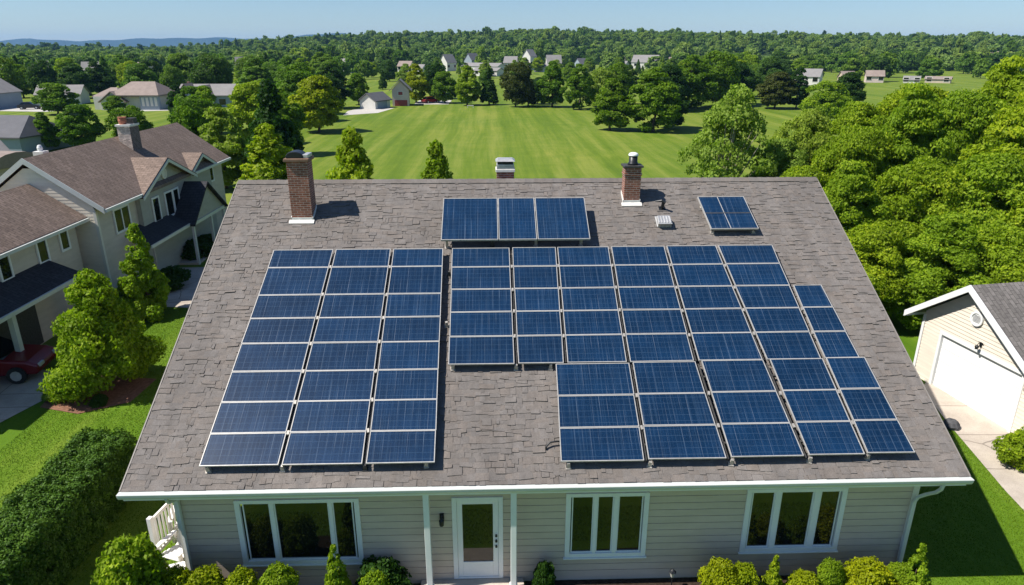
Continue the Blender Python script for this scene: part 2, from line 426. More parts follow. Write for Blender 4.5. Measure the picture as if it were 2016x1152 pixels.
BH = ([-0.702, -0.662, -0.621, -0.603, -0.554, -0.504, -0.436, -0.368, -0.331, -0.281, -0.246, -0.203, -0.17, -0.115, 0.024], [72, 80, 98, 85, 85, 87, 109, 105, 99, 108, 134, 145, 130, 82, 30])
def blue_h(x, y):
    t = max(0.0, 1-abs(y-6800)/900.0); t = t*t*(3-2*t); a = x/max(y, 1)
    return t*(np.interp(a, BH[0], BH[1]) + 5*math.sin(x*0.0071) + 4*math.sin(x*0.017)) - 2
tag(grid_sheet('distant_hills', np.linspace(-7500, 2500, 120), np.linspace(5800, 7800, 21), blue_h, M['hill_wood']), 'blue hills on the horizon', None, None, 'structure')

# drives and paths
def sheet(name, pts, z, mat, kind='structure', label=None):
    o = MB().poly([(x, y, z) for x, y in pts]).build(name, mat); tag(o, label, None, None, kind); return o
sheet('driveway', [(16.62, 22.9), (15.9, 22.2), (15.30, 19.6), (14.6, 16.0), (14.0, 11.5), (18.6, 11.5), (17.35, 18.0)], 0.012, M['drive'], label='pale concrete drive before the white garage door')
sheet('driveway', [(-30, 25.5), (-30, 19.6), (-19.0, 19.6), (-16.7, 20.7), (-16.1, 22.6), (-16.3, 24.0), (-17.3, 24.7), (-19.2, 24.9)], 0.012, M['drive'], label='pale concrete drive under the dark red car')
sheet('path', [(-17.6, 31.9), (-13.0, 31.2), (-13.4, 38.3), (-18.5, 38.0), (-18.6, 35.6)], 0.012, M['drive'], label='pale concrete path before the left house')
sheet('planting_bed', [(-9.6, 11.2), (-2.0, 11.2), (-1.75, 12.88), (-9.0, 12.88)], 0.02, M['mulch'])
sheet('planting_bed', [(0.7, 12.0), (10.2, 11.6), (10.0, 12.88), (0.7, 12.88)], 0.02, M['mulch'])
sheet('planting_bed', [(-16.0, 21.7), (-14.4, 21.2), (-13.0, 22.0), (-12.9, 23.8), (-15.2, 24.2), (-16.2, 23.0)], 0.02, M['mulch_red'])
sheet('paved_yard', [(-29, 143), (-28, 133.5), (-22.2, 138.5), (-20.5, 150), (-28, 149)], 0.02, M['pave_far'], label='pale paving left of the small house at the field end')
sheet('paved_yard', [(-17.5, 160), (-9.6, 160), (-9.6, 173), (-17.5, 173)], 0.02, M['pave_far'], label='pale paving right of the small house at the field end')
sheet('paved_yard', [(-110, 147), (-89, 143), (-86, 150), (-92, 159), (-112, 158)], 0.02, M['pave_far'], label='pale drive between the houses on the far left lawn')
sheet('paved_yard', [(-72, 143), (-61, 147), (-60, 151), (-73, 149)], 0.02, M['pave_far'], label='pale drive before the blue grey houses')

# grass blades on the near lawns: one uncountable mass
rng = np.random.default_rng(4)
def blades(n, x0, x1, y0, y1, hmax, skip):
    x = rng.uniform(x0, x1, n); y = rng.uniform(y0, y1, n)
    k = np.array([not skip(a, b) for a, b in zip(x, y)]); x = x[k]; y = y[k]; n = len(x)
    h = rng.uniform(0.4, 1, n)*hmax; w = rng.uniform(0.005, 0.012, n); a = rng.uniform(0, 6.283, n)
    lx = rng.normal(0, 0.5, n)*h; ly = rng.normal(0, 0.5, n)*h
    v = np.zeros((n, 3, 3)); v[:, 0] = np.stack([x-np.cos(a)*w, y-np.sin(a)*w, 0*x], 1); v[:, 1] = np.stack([x+np.cos(a)*w, y+np.sin(a)*w, 0*x], 1)
    v[:, 2] = np.stack([x+lx, y+ly, h], 1)
    return v.reshape(-1, 3)
def skip_left(a, b): return (a < -15.6 and b < 25.6 and b > 19) or (-7.3 < a < 10) or (a < -13.5 and b > 31.5) or (-16.1 < a < -12.9 and 21.5 < b < 24.0) or a < -18.5
def skip_right(a, b): return a > np.interp(b, [11.5, 16, 19.6, 22.2, 30], [14.0, 14.6, 15.3, 15.9, 16.2])
bv = np.concatenate([blades(330000, -20, -7.2, 10, 38, 0.04, skip_left), blades(120000, 9.8, 17, 10.5, 27, 0.04, skip_right), blades(20000, -7.5, 9.8, 10.2, 11.6, 0.05, lambda a, b: False)])
bf = np.arange(len(bv)).reshape(-1, 3)
me = np_mesh('lawn_grass', bv, bf, M['blade'], rng.uniform(0, 1, len(bf)))
o = bpy.data.objects.new('lawn_grass', me); COL.objects.link(o); tag(o, 'short green lawn grass around the houses', 'grass', None, 'stuff')

# ------------------------------------------------------------------ siding, windows
def siding(mb, O, S, Nn, sl, sr, z0, z1, openings=(), exp=0.17, lip=0.016, groove=None):
    """lap boards on the vertical plane through O, along S, facing Nn; sl, sr: functions of z giving the ends."""
    O, S, Nn = Vector(O), Vector(S), Vector(Nn); up = Vector((0, 0, 1))
    rows = []; z = z0
    while z < z1 - 1e-4: rows.append((z, min(z+exp, z1))); z += exp
    for za, zb in rows:
        cuts = sorted({za, zb} | {c for op in openings for c in (op[2], op[3]) if za < c < zb})
        for a, b in zip(cuts[:-1], cuts[1:]):
            if groove:
                gh, gd = groove; la, ra = sl(a), sr(a); blk = sorted([(op[0], op[1]) for op in openings if op[2] < (a+b)/2 < op[3]]); cur = la; runs = []
                for s0, s1 in blk: runs.append((cur, s0)); cur = s1
                runs.append((cur, ra)); top = b-gh if b == zb else b
                def Pt(s_, z_, d_): return O+S*s_+up*z_+Nn*(d_+.002)
                for p0, q0 in runs:
                    if q0-p0 < 0.005: continue
                    if top > a: mb.quad(Pt(p0, a, gd), Pt(q0, a, gd), Pt(q0, top, gd), Pt(p0, top, gd))
                    if b == zb:
                        mb.quad(Pt(p0, top, gd), Pt(q0, top, gd), Pt(q0, top, 0), Pt(p0, top, 0)); mb.quad(Pt(p0, top, 0), Pt(q0, top, 0), Pt(q0, b, 0), Pt(p0, b, 0))
                    if a == za: mb.quad(Pt(p0, a, 0), Pt(q0, a, 0), Pt(q0, a, gd), Pt(p0, a, gd))
                continue
            la, lb, ra, rb = sl(a), sl(b), sr(a), sr(b)
            segs = [(None, None)]; mid = (a+b)/2
            blocks = sorted([(op[0], op[1]) for op in openings if op[2] < mid < op[3]])
            cur = (la, lb); out = []
            for s0, s1 in blocks:
                out.append((cur[0], cur[1], s0, s0)); cur = (s1, s1)
            out.append((cur[0], cur[1], ra, rb))
            da = lip*(1-(a-za)/exp); db = lip*(1-(b-za)/exp)
            for p0, p1, q0, q1 in out:
                if q0-p0 < 0.005 and q1-p1 < 0.005: continue
                A = O+S*p0+up*a+Nn*(da+.002); B = O+S*q0+up*a+Nn*(da+.002); C = O+S*q1+up*b+Nn*(db+.002); D = O+S*p1+up*b+Nn*(db+.002)
                mb.quad(A, B, C, D)
                if a == za: mb.quad(O+S*p0+up*a, O+S*q0+up*a, B, A)
def frame_xz(mb, x0, x1, z0, z1, y0, y1, w, wb=None, wt=None):
    wb = wb or w; wt = wt or w
    mb.box(x0, x0+w, y0, y1, z0, z1); mb.box(x1-w, x1, y0, y1, z0, z1)
    mb.box(x0+w, x1-w, y0, y1, z0, z0+wb); mb.box(x0+w, x1-w, y0, y1, z1-wt, z1)

# ------------------------------------------------------------------ main house
YE, ZE, YR, ZR = 12.4625, 3.0505, 21.609, 7.9744
XL, XR = -7.97, 10.46
WX0, WX1, WY = -7.09, 9.67, 12.91
WYB = 2*YR - WY
SLP = math.atan2(ZR-ZE, YR-YE); LEN = math.hypot(YR-YE, ZR-ZE)
Sv = Vector((0, math.cos(SLP), math.sin(SLP))); Nv = Vector((0, -math.sin(SLP), math.cos(SLP)))
def RP(u, v, n=0.0): return Vector((u, YE, ZE)) + Sv*v + Nv*n
house = empty('ranch_house', (0, 0, 0))
tag(house, 'beige sided single storey house whose roof carries the solar panels', 'house')
def roof_under(y): return ZE + (y-YE)*math.tan(SLP) if y < YR else ZE + (2*YR-y-YE)*math.tan(SLP)
OPEN = [(-5.82, -3.05, 0.68, 2.45), (-0.98, 0.18, 0.15, 2.42), (1.61, 3.51, 0.70, 2.47), (5.74, 8.06, 0.75, 2.50)]
w = MB()
siding(w, (0, WY, 0), (1, 0, 0), (0, -1, 0), lambda z: WX0, lambda z: WX1, 0.12, 3.05, OPEN, 0.186, 0.02, (0.014, 0.018))
tn = math.tan(SLP)
def gl(z): return max(WY, YE + (z+0.12-ZE)/tn) if z > 2.9 else WY
siding(w, (WX0, 0, 0), (0, 1, 0), (-1, 0, 0), gl, lambda z: 2*YR-gl(z), 0.12, 7.7, (), 0.172, 0.02)
siding(w, (WX1, 0, 0), (0, 1, 0), (1, 0, 0), gl, lambda z: 2*YR-gl(z), 0.12, 7.7, (), 0.172, 0.02)
w.box(WX0, WX1, WYB-0.02, WYB, 0.0, 3.1)
w.box(WX0+0.01, WX1-0.01, WY-0.004, WY+0.25, 0.0, 0.12)
w.build('wall', M['siding'], house)
c = MB()
c.box(WX0-0.05, WX0+0.09, WY-0.05, WY-0.022, 0.1, 2.86); c.box(WX0-0.05, WX0-0.022, WY-0.022, WY+0.1, 0.1, 2.86)
c.build('corner_board', M['cream_trim'], house); c = MB()
c.box(WX1-0.09, WX1+0.05, WY-0.05, WY-0.022, 0.1, 2.86); c.box(WX1+0.022, WX1+0.05, WY-0.022, WY+0.1, 0.1, 2.86)
c.build('corner_board', M['cream_trim'], house)

# roof of separate irregular shingles on a deck
rnd = random.Random(11)
rf = MB()
rf.hexa([RP(XL, 0, -0.16), RP(XR, 0, -0.16), RP(XR, LEN, -0.16), RP(XL, LEN, -0.16)], [RP(XL, 0, -0.004), RP(XR, 0, -0.004), RP(XR, LEN, -0.004), RP(XL, LEN, -0.004)])
Sb = Vector((0, -math.cos(SLP), math.sin(SLP))); Nb = Vector((0, math.sin(SLP), math.cos(SLP)))
def RB(u, v, n=0.0): return Vector((u, 2*YR-YE, ZE)) + Sb*v + Nb*n
rf.hexa([RB(XR, 0, -0.16), RB(XL, 0, -0.16), RB(XL, LEN-.05, -0.16), RB(XR, LEN-.05, -0.16)], [RB(XR, 0, 0.0), RB(XL, 0, 0.0), RB(XL, LEN-.05, 0.0), RB(XR, LEN-.05, 0.0)])
def shingles(mb, P, length, x0, x1, seed, vis=True):
    r = random.Random(seed); v = 0.0; row = 0
    ph = [r.uniform(0, 6.28) for _ in range(6)]
    def wob(u, k): return 0.03*math.sin(u*1.7+ph[k % 6]+k) + 0.02*math.sin(u*4.3+k*2.1)
    while v < length-0.02:
        hgt = r.uniform(0.10, 0.15); u = x0 - r.uniform(0, 0.3)
        while u < x1:
            wd = r.choice([0.09, 0.13, 0.16, 0.2, 0.25, 0.31])*r.uniform(0.85, 1.15)
            a, b = max(u, x0), min(u+wd, x1); u += wd
            if b-a < 0.05: continue
            gap = r.choice([0.0, 0.0, r.uniform(0.002, 0.014)]); dj = r.choice([0, 0, r.uniform(-0.02, 0.02), r.uniform(-0.05, 0.05)])
            va = v + wob(a, row) + dj; vb = v + wob(b, row) + dj + r.uniform(-0.012, 0.012)
            if v < 0.01: va = vb = -0.02 + r.uniform(-0.006, 0.006)
            t = v + hgt + 0.05; t = min(t, length)
            th = r.choice([r.uniform(0.006, 0.010), r.uniform(0.010, 0.019), r.uniform(0.018, 0.034)]); th2 = th*r.uniform(0.45, 1.2)
            lo = 0.002
            mb.hexa([P(a+gap, va, lo), P(b-gap, vb, lo), P(b-gap, t, lo), P(a+gap, t, lo)],
                    [P(a+gap, va, th), P(b-gap, vb, th2), P(b-gap, t, 0.006), P(a+gap, t, 0.006)])
        v += hgt; row += 1
shingles(rf, RP, LEN, XL+0.01, XR-0.01, 5)
roof = rf.build('roof', M['shingle'], house)
rc = MB(); u = XL
while u < XR:
    e = min(u+0.3, XR); k = rnd.uniform(0, 0.006)
    a, b = RP(u, LEN-0.17, 0.035+k), RP(e+0.02 if e < XR else e, LEN-0.17, 0.03)
    c1, d1 = Vector((u, YR, ZR+0.052+k)), Vector((e, YR, ZR+0.045)); e2, f2 = RB(u, LEN-0.17, 0.03), RB(e, LEN-0.17, 0.03)
    rc.quad(a, b, d1, c1); rc.quad(c1, d1, f2, e2); rc.quad(a, RP(u, LEN-.17, 0), RP(e, LEN-.17, 0), b); u = e
rc.build('ridge_cap', M['shingle'], roof)
# drip edges along the rakes, fascia, soffit, gutter
tr = MB()
for x, s in ((XL, -1), (XR, 1)):
    xa, xb = sorted((x+s*0.002, x+s*0.03))
    tr = MB(); tr.hexa([RP(xa, -0.01, -0.2), RP(xb, -0.01, -0.2), RP(xb, LEN-.01, -0.2), RP(xa, LEN-.01, -0.2)], [RP(xa, -0.01, 0.012), RP(xb, -0.01, 0.012), RP(xb, LEN-.01, 0.012), RP(xa, LEN-.01, 0.012)])
    tr.build('rake_board', M['drip'], house)
so_ = MB(); so_.box(XL+0.02, XR-0.02, YE+0.02, WY-0.03, 2.82, 2.85); so_.box(XL+0.02, XR-0.02, YE-0.005, YE+0.018, 2.80, 3.0)
so_.build('soffit', M['white'], house)
gu = MB()
prof = [(0.0, 3.035), (-0.125, 3.035), (-0.135, 3.02), (-0.125, 3.0), (-0.125, 2.965), (-0.095, 2.90), (-0.07, 2.885), (0.0, 2.885)]
gu.prism([(XL-0.03, YE-0.008+y, z) for y, z in prof], (XR-XL+0.06, 0, 0))
gu.build('gutter', M['gutter'], house, bevel=0.004)

def window(parent, x0, x1, z0, z1, panes, y=WY, trim=0.115):
    fr = MB(); frame_xz(fr, x0, x1, z0, z1, y-0.055, y+0.03, trim, trim*0.95, trim*0.8)
    e = x0+trim
    for i, (a, b) in enumerate(panes):
        if i: fr.box(panes[i-1][1], a, y-0.038, y+0.028, z0+trim*.95, z1-trim*.8)
    fr.box(x0-0.03, x1+0.03, y-0.085, y-0.02, z0-0.035, z0-0.002)
    f = fr.build('window', M['white'], parent, bevel=0.006)
    for a, b in panes:
        sash = MB(); frame_xz(sash, a+.001, b-.001, z0+trim*.95+.001, z1-trim*.8-.001, y-0.012, y+0.026, 0.028)
        sash.build('sash', M['white'], f)
        p = MB(); p.box(a+0.025, b-0.025, y+0.01, y+0.022, z0+trim*.95+0.025, z1-trim*.8-0.025)
        p.build('pane', M['glass'], f)
    return f
window(house, -5.82, -3.05, 0.68, 2.45, [(-5.66, -5.05), (-4.96, -3.74), (-3.66, -3.20)])
window(house, 1.61, 3.51, 0.70, 2.47, [(1.75, 2.25), (2.33, 2.71), (2.81, 3.38)])
window(house, 5.74, 8.06, 0.75, 2.50, [(5.88, 6.41), (6.54, 7.31), (7.46, 7.92)])
df = MB(); frame_xz(df, -0.98, 0.18, 0.15, 2.42, WY-0.05, WY+0.03, 0.105, 0.04)
door_frame = df.build('door_frame', M['white'], house, bevel=0.005)
dl = MB(); frame_xz(dl, -0.873, 0.073, 0.192, 2.31, WY-0.02, WY+0.025, 0.125, 0.42, 0.09)
door = dl.build('door', M['white'], house, bevel=0.006)
MB().box(-0.75, -0.05, WY+0.0, WY+0.012, 0.6, 2.23).build('pane', M['glass'], door)
for z, r in ((1.37, .028), (1.22, .03), (1.07, .028)):
    hb = MB().tube([(0.02, WY-0.02, z), (0.02, WY-0.075, z)], [r*.7, r], 10); hb.build('handle', M['black_metal'], door)
MB().box(-1.75, 0.66, 11.9, 12.88, 0.0, 0.14).build('porch_slab', M['concrete'], house, bevel=0.01)
for x in (-1.51, 0.41):
    p = MB().box(x-0.065, x+0.065, 12.47, 12.60, 0.14, 2.80); p.box(x-0.09, x+0.09, 12.45, 12.62, 0.14, 0.26)
    p.build('porch_post', M['white'], house, bevel=0.008)
pl = MB().lathe([(0.0, 0.0), (0.15, 0.0), (0.17, -0.03), (0.14, -0.06), (0.11, -0.065)], (-0.42, 12.68, 2.82), 20).build('ceiling_lamp', M['black_metal'], house)
MB().lathe([(0.11, -0.066), (0.09, -0.11), (0.0, -0.13)], (-0.42, 12.68, 2.82), 20).build('lamp_shade', M['lamp_glass'], pl, True)
wl = MB().box(-1.26, -1.16, WY-0.05, WY-0.022, 1.78, 2.0).tube([(-1.21, WY-0.05, 1.94), (-1.21, WY-0.13, 2.0), (-1.21, WY-0.16, 1.94)], 0.012, 6)
wl.lathe([(0.0, 0.07), (0.06, 0.0), (0.05, -0.13), (0.03, -0.15), (0.0, -0.15)], (-1.21, WY-0.16, 1.9), 8)
wl.build('wall_lamp', M['black_metal'], house)
# downspouts
def spout(pts, name='downspout', wd=0.075, parent=house, mat=M['gutter']):
    m = MB(); P = [Vector(p) for p in pts]
    m.tube(P, [wd*0.62]*len(P), 4)
    return m.build(name, mat, parent, bevel=0.008)
spout([(-7.02, YE-0.06, 2.88), (-7.02, YE+0.02, 2.72), (-7.02, WY-0.12, 2.58), (-7.02, WY-0.085, 2.45), (-7.02, WY-0.085, 0.2), (-7.02, WY-0.25, 0.08)])
spout([(9.88, 12.40, 2.89), (9.87, 12.42, 2.74), (9.83, 12.50, 2.60), (9.74, 12.64, 2.45), (9.65, 12.77, 2.28), (9.61, 12.825, 2.08), (9.60, 12.825, 0.2), (9.60, WY-0.25, 0.08)])

# chimneys
def chimney(x0, x1, y0, y1, ztop, kind):
    zb = roof_under(y0) - 0.25; cx, cy = (x0+x1)/2, (y0+y1)/2
    b = MB().box(x0, x1, y0, y1, zb, ztop)
    if kind == 'dome': b.box(x0-0.02, x1+0.02, y0-0.02, y1+0.02, ztop-0.24, ztop-0.17)
    st = b.build('chimney', M['brick'], house, bevel=0.008)
    fl = MB(); yb = y0; z = roof_under(y0)
    if y0 < YR:
        fl.hexa([RP(x0-0.07, (y0-YE)/math.cos(SLP)-0.14, 0.0), RP(x1+0.05, (y0-YE)/math.cos(SLP)-0.14, 0.0), RP(x1+0.05, (y0-YE)/math.cos(SLP), 0.0), RP(x0-0.07, (y0-YE)/math.cos(SLP), 0.0)],
                [RP(x0-0.07, (y0-YE)/math.cos(SLP)-0.14, 0.04), RP(x1+0.05, (y0-YE)/math.cos(SLP)-0.14, 0.04), RP(x1+0.05, (y0-YE)/math.cos(SLP), 0.05), RP(x0-0.07, (y0-YE)/math.cos(SLP), 0.05)])
        fl.box(x0-0.012, x1+0.012, y0-0.018, y0-0.002, z-0.05, z+0.11)
        zz = roof_under(y1)
        for xa, xb in ((x0-0.018, x0-0.002), (x1+0.002, x1+0.018)):
            fl.prism([(xa, y0-0.018, z-0.05), (xa, y1, zz-0.05), (xa, y1, zz+0.1), (xa, y0-0.018, z+0.12)], (xb-xa, 0, 0))
        fl.build('flashing', M['flash'], st)
    if kind == 'hood':
        MB().box(x0-0.06, x1+0.06, y0-0.06, y1+0.06, ztop, ztop+0.09).build('cap', M['cap_brown'], st, bevel=0.015)
        m = MB(); r = (x1-x0)*0.36; n = 10
        pts = [(cx-0.06+r*1.15*math.cos(a), y0+0.02, ztop+0.092+0.19*math.sin(a)**0.7) for a in np.linspace(0, math.pi, 12)]
        m.prism(pts[::-1], (0, (y1-y0)-0.08, 0)); m.build('hood', M['black_metal'], st, bevel=0.02)
        MB().box(x1-0.13, x1+0.03, y0+0.05, y1, ztop+0.092, ztop+0.20).build('flue_tile', M['galv'], st, bevel=0.02)
    if kind == 'dome':
        MB().box(x0-0.05, x1+0.05, y0-0.05, y1+0.05, ztop, ztop+0.06).build('cap', M['rail'], st, bevel=0.012)
        m = MB().lathe([(0.0, 0.0), (0.17, 0.0), (0.15, 0.06), (0.13, 0.08), (0.13, 0.27), (0.0, 0.27)], (cx+0.02, cy, ztop+0.062), 20).build('flue_pipe', M['black_metal'], st, True)
        MB().lathe([(0.15, 0.27), (0.155, 0.30), (0.12, 0.345), (0.06, 0.365), (0.0, 0.37)], (cx+0.02, cy, ztop+0.064), 20).build('cowl', M['white'], st, True)
    if kind == 'louvre':
        MB().box(x0-0.03, x1+0.03, y0-0.03, y1+0.03, ztop, ztop+0.09).build('cap', M['flash'], st, bevel=0.012)
        m = MB(); m.box(x0+0.02, x1-0.02, y0+0.02, y1-0.02, ztop+0.09, ztop+0.24)
        for k in range(3): m.box(x0-0.0, x1, y0, y1, ztop+0.10+k*0.05, ztop+0.125+k*0.05)
        m.build('louvre', M['galv'], st)
        MB().box(x0+0.03, x1-0.03, y0+0.03, y1-0.03, ztop+0.242, ztop+0.34).build('flue_mesh', M['black_metal'], st)
        MB().hexa([(x0-0.03, y0-0.03, ztop+0.342), (x1+0.03, y0-0.03, ztop+0.342), (x1+0.03, y1+0.03, ztop+0.342), (x0-0.03, y1+0.03, ztop+0.342)],
                  [(x0+0.05, y0+0.05, ztop+0.40), (x1-0.05, y0+0.05, ztop+0.40), (x1-0.05, y1-0.05, ztop+0.40), (x0+0.05, y1-0.05, ztop+0.40)]).build('lid', M['galv'], st)
    return st
chimney(-5.94, -5.33, 19.96, 20.5, 8.84, 'hood')
chimney(4.05, 4.55, 20.57, 21.0, 8.52, 'dome')
chimney(0.16, 0.73, 22.2, 22.75, 8.13, 'louvre')
# roof vent and small bracket
rm = Matrix.Translation(RP(5.12, 8.33, 0.0)) @ Matrix.Rotation(SLP, 4, 'X')
v = MB().box(-0.21, 0.21, -0.22, 0.24, 0.0, 0.05).hexa([(-0.19, -0.22, 0.05), (0.19, -0.22, 0.05), (0.19, 0.2, 0.05), (-0.19, 0.2, 0.05)], [(-0.21, -0.27, 0.2), (0.21, -0.27, 0.2), (0.17, 0.1, 0.2), (-0.17, 0.1, 0.2)])
for k in range(5): v.box(-0.19+k*0.085, -0.15+k*0.085, -0.22, 0.08, 0.2, 0.215)
v.xf(rm); v.build('roof_vent', M['galv'], house, bevel=0.008)
rm = Matrix.Translation(RP(5.2, 8.95, 0.0)) @ Matrix.Rotation(SLP, 4, 'X')
v = MB().tube([(0, 0, 0.0), (0, 0, 0.26)], 0.05, 10).tube([(-0.22, 0.1, 0.22), (-0.05, 0.03, 0.3), (0.06, -0.03, 0.27)], [0.02, 0.045, 0.05], 8).box(-0.1, 0.1, -0.1, 0.1, 0.0, 0.03)
v.xf(rm); v.build('vent_pipe', M['black_metal'], house)

# ------------------------------------------------------------------ solar panels
ORD = ['top', 'second', 'third', 'fourth', 'fifth', 'sixth', 'seventh', 'bottom']
GRP = 'solar panels on the roof of the beige house'
def lin(u0, u1, v, va, vb): return u0 + (u1-u0)*(v-va)/(vb-va)
def solar_panel(q, off, label, th=0.042, fw=0.019, special=False):
    """q: four (u,v) corners bl, br, tr, tl on the roof; off: height of the glass above the shingles."""
    cu = sum(p[0] for p in q)/4; cv = sum(p[1] for p in q)/4
    t = empty('solar_panel', RP(cu, cv, off-th)); t.rotation_euler = (SLP, 0, 0); tag(t, label, 'solar panel', GRP)
    P = [Vector((p[0]-cu, p[1]-cv, 0)) for p in q]
    # inner outline
    I = []
    for i in range(4):
        a, b, c2 = P[i-1], P[i], P[(i+1) % 4]
        d1 = (b-a).normalized(); d2 = (c2-b).normalized(); n1 = Vector((-d1.y, d1.x, 0)); n2 = Vector((-d2.y, d2.x, 0))
        I.append(b + (n1+n2)*fw/(1+n1.dot(n2)))
    z1 = Vector((0, 0, th)); m = MB()
    for i in range(4):
        j = (i+1) % 4
        m.hexa([P[i], P[j], I[j], I[i]], [P[i]+z1, P[j]+z1, I[j]+z1, I[i]+z1])
    m.build('frame', M['alu'], t)
    zc = Vector((0, 0, th-0.008)); zb = Vector((0, 0, th-0.02))
    ce = MB().hexa([p*0.999+zb for p in I], [p*0.999+zc for p in I]).build('cells', M['panel'], t)
    if special:
        b = MB(); yl = (I[0]*0.52+I[3]*0.48); yr = (I[1]*0.52+I[2]*0.48); e = Vector((0, 0.02, 0)); z2 = Vector((0, 0, th-0.005))
        b.hexa([yl-e+zc, yr-e+zc, yr+e+zc, yl+e+zc], [yl-e+z2, yr-e+z2, yr+e+z2, yl+e+z2])
        b.build('cross_bar', M['rail'], t)
        s = MB(); e = Vector((0.011, 0, 0)); z3 = Vector((0, 0, th-0.0065))
        for fr in (0.42,): 
            a = I[0].lerp(I[1], fr); c2 = I[3].lerp(I[2], fr)
            s.hexa([a-e+zc, a+e+zc, c2+e+zc, c2-e+zc], [a-e+z3, a+e+z3, c2+e+z3, c2-e+z3])
        s.build('seam', M['alu'], t)
    return t
jr = random.Random(3)
def array(cols, rows, va, vb, off, colnames, arr, rownames=None, gapv=0.007, tilt=0.0):
    n = len(rows)-1
    for ci, (l0, l1, r0, r1) in enumerate(cols):
        for k in range(n):
            vt, vbm = rows[k], rows[k+1]+gapv
            j = lambda: jr.uniform(-0.006, 0.006)
            dt = tilt*ci
            q = [(lin(l0, l1, vbm, va, vb)+j(), vbm+j()+dt), (lin(r0, r1, vbm, va, vb)+j(), vbm+j()+dt), (lin(r0, r1, vt, va, vb)+j(), vt+dt), (lin(l0, l1, vt, va, vb)+j(), vt+dt)]
            rn = 'top' if k == 0 else ('bottom' if k == n-1 else ORD[k])
            if rn in ('top', 'bottom'): rn += ' row'
            else: rn += ' row from the top'
            solar_panel(q, off+jr.uniform(-0.004, 0.004), f'blue solar panel, {rn}, {colnames[ci]} of {arr}')
OFF = 0.23; dv = -0.05
LC = [(-6.37, -6.13, -4.68, -4.475), (-4.60, -4.395, -2.875, -2.87), (-2.79, -2.79, -1.30, -1.39)]
LR = [x+dv for x in (7.12, 6.42, 5.41, 4.61, 3.80, 2.95, 2.09, 1.27, 0.47)]
array(LC, LR, 0.48, 7.12, OFF, ['left column', 'middle column', 'right column'], 'the left array')
MC = [(-1.10, -1.14, 0.51, 0.475), (0.60, 0.56, 1.72, 1.79), (1.81, 1.85, 3.26, 3.30), (3.35, 3.385, 4.93, 4.90), (5.05, 4.965, 6.63, 6.39), (6.74, 6.45, 8.10, 8.02)]
MR = [x+dv for x in (7.13, 6.38, 5.55, 4.75, 3.94, 3.08)]
array(MC, MR, 3.08, 7.13, OFF, ['first column', 'second column', 'third column', 'fourth column', 'fifth column', 'sixth column'], 'the middle array', tilt=0.006)
array([(8.20, 8.15, 9.07, 8.93)], [x+dv+.03 for x in (5.56, 4.76, 3.94, 3.10)], 3.10, 5.56, OFF, ['short end column right'], 'the middle array')
LWC = [(1.45, 1.52, 3.28, 3.32), (3.38, 3.41, 5.09, 4.95), (5.21, 5.11, 6.83, 6.63), (6.95, 6.81, 8.20, 8.135), (8.28, 8.225, 9.34, 9.20)]
LWR = [x+dv for x in (3.065, 2.14, 1.275, 0.435)]
array(LWC, LWR, 0.45, 3.07, OFF, ['first column', 'second column', 'third column', 'fourth column', 'fifth column'], 'the lower right array', tilt=0.02)
for (a, b), nm in zip([(-1.45, 0.165), (0.185, 1.265), (1.29, 2.78)], ['left wide', 'narrow middle', 'right wide']):
    solar_panel([(a, 7.22), (b, 7.22), (b, 9.02), (a, 9.02)], 0.42, f'{nm} panel of the raised three panel row near the ridge', 0.06)
solar_panel([(6.41, 7.79), (7.82, 7.79), (7.74, 9.24), (6.31, 9.24)], 0.24, 'lone square solar panel near the right end of the ridge', 0.06, special=True)
# racks: rails in the gaps between the columns, feet along the lower edges
def rack(label, rails, feet, off, clamps=()):
    t = empty('mounting_rack', RP(rails[0][0], rails[0][1], 0)); tag(t, label, 'mounting rack', 'racks under the solar panels'); inv = t.matrix_world
    base = RP(rails[0][0], rails[0][1], 0)
    def loc(p): return Vector(p)-base
    for u0, v0, u1, v1 in rails:
        d = Vector((u1-u0, v1-v0)).normalized(); nx, ny = -d.y*0.022, d.x*0.022
        c4 = [(u0-nx, v0-ny), (u0+nx, v0+ny), (u1+nx, v1+ny), (u1-nx, v1-ny)]
        if (c4[1][0]-c4[0][0])*(c4[3][1]-c4[0][1])-(c4[1][1]-c4[0][1])*(c4[3][0]-c4[0][0]) < 0: c4 = c4[::-1]
        MB().hexa([loc(RP(a, b, off-0.13)) for a, b in c4], [loc(RP(a, b, off-0.065)) for a, b in c4]).build('rail', M['rail'], t)
    for u, v in feet:
        f = MB(); R0 = Matrix.Translation(loc(RP(u, v, 0))) @ Matrix.Rotation(SLP, 4, 'X') @ Matrix.Rotation(jr.uniform(-.3, .3), 4, 'Z')
        f.box(-0.06, 0.06, -0.055, 0.06, 0.0, 0.035); f.hexa([(-0.045, -0.03, 0.035), (0.045, -0.03, 0.035), (0.045, 0.03, 0.035), (-0.045, 0.03, 0.035)], [(-0.03, 0.0, off-0.06), (0.03, 0.0, off-0.06), (0.03, 0.05, off-0.06), (-0.03, 0.05, off-0.06)])
        f.xf(R0); f.build('foot', M['clamp'] if jr.random() < .7 else M['rail'], t)
    for u, v in clamps:
        R0 = Matrix.Translation(loc(RP(u+jr.uniform(-.012, .012), v, off-0.05))) @ Matrix.Rotation(SLP, 4, 'X') @ Matrix.Rotation(jr.uniform(-.2, .2), 4, 'Z')
        MB().box(-0.026, 0.026, -0.05, 0.05, 0, 0.052).xf(R0).build('clamp', M['clamp'], t)
def mid(c1, c2, v, va, vb): return (lin(c1[2], c1[3], v, va, vb)+lin(c2[0], c2[1], v, va, vb))/2
def crails(C, va, vb, v0, v1, extra):
    r = [(mid(C[i], C[i+1], v0, va, vb), v0, mid(C[i], C[i+1], v1, va, vb), v1) for i in range(len(C)-1)]
    return r + extra
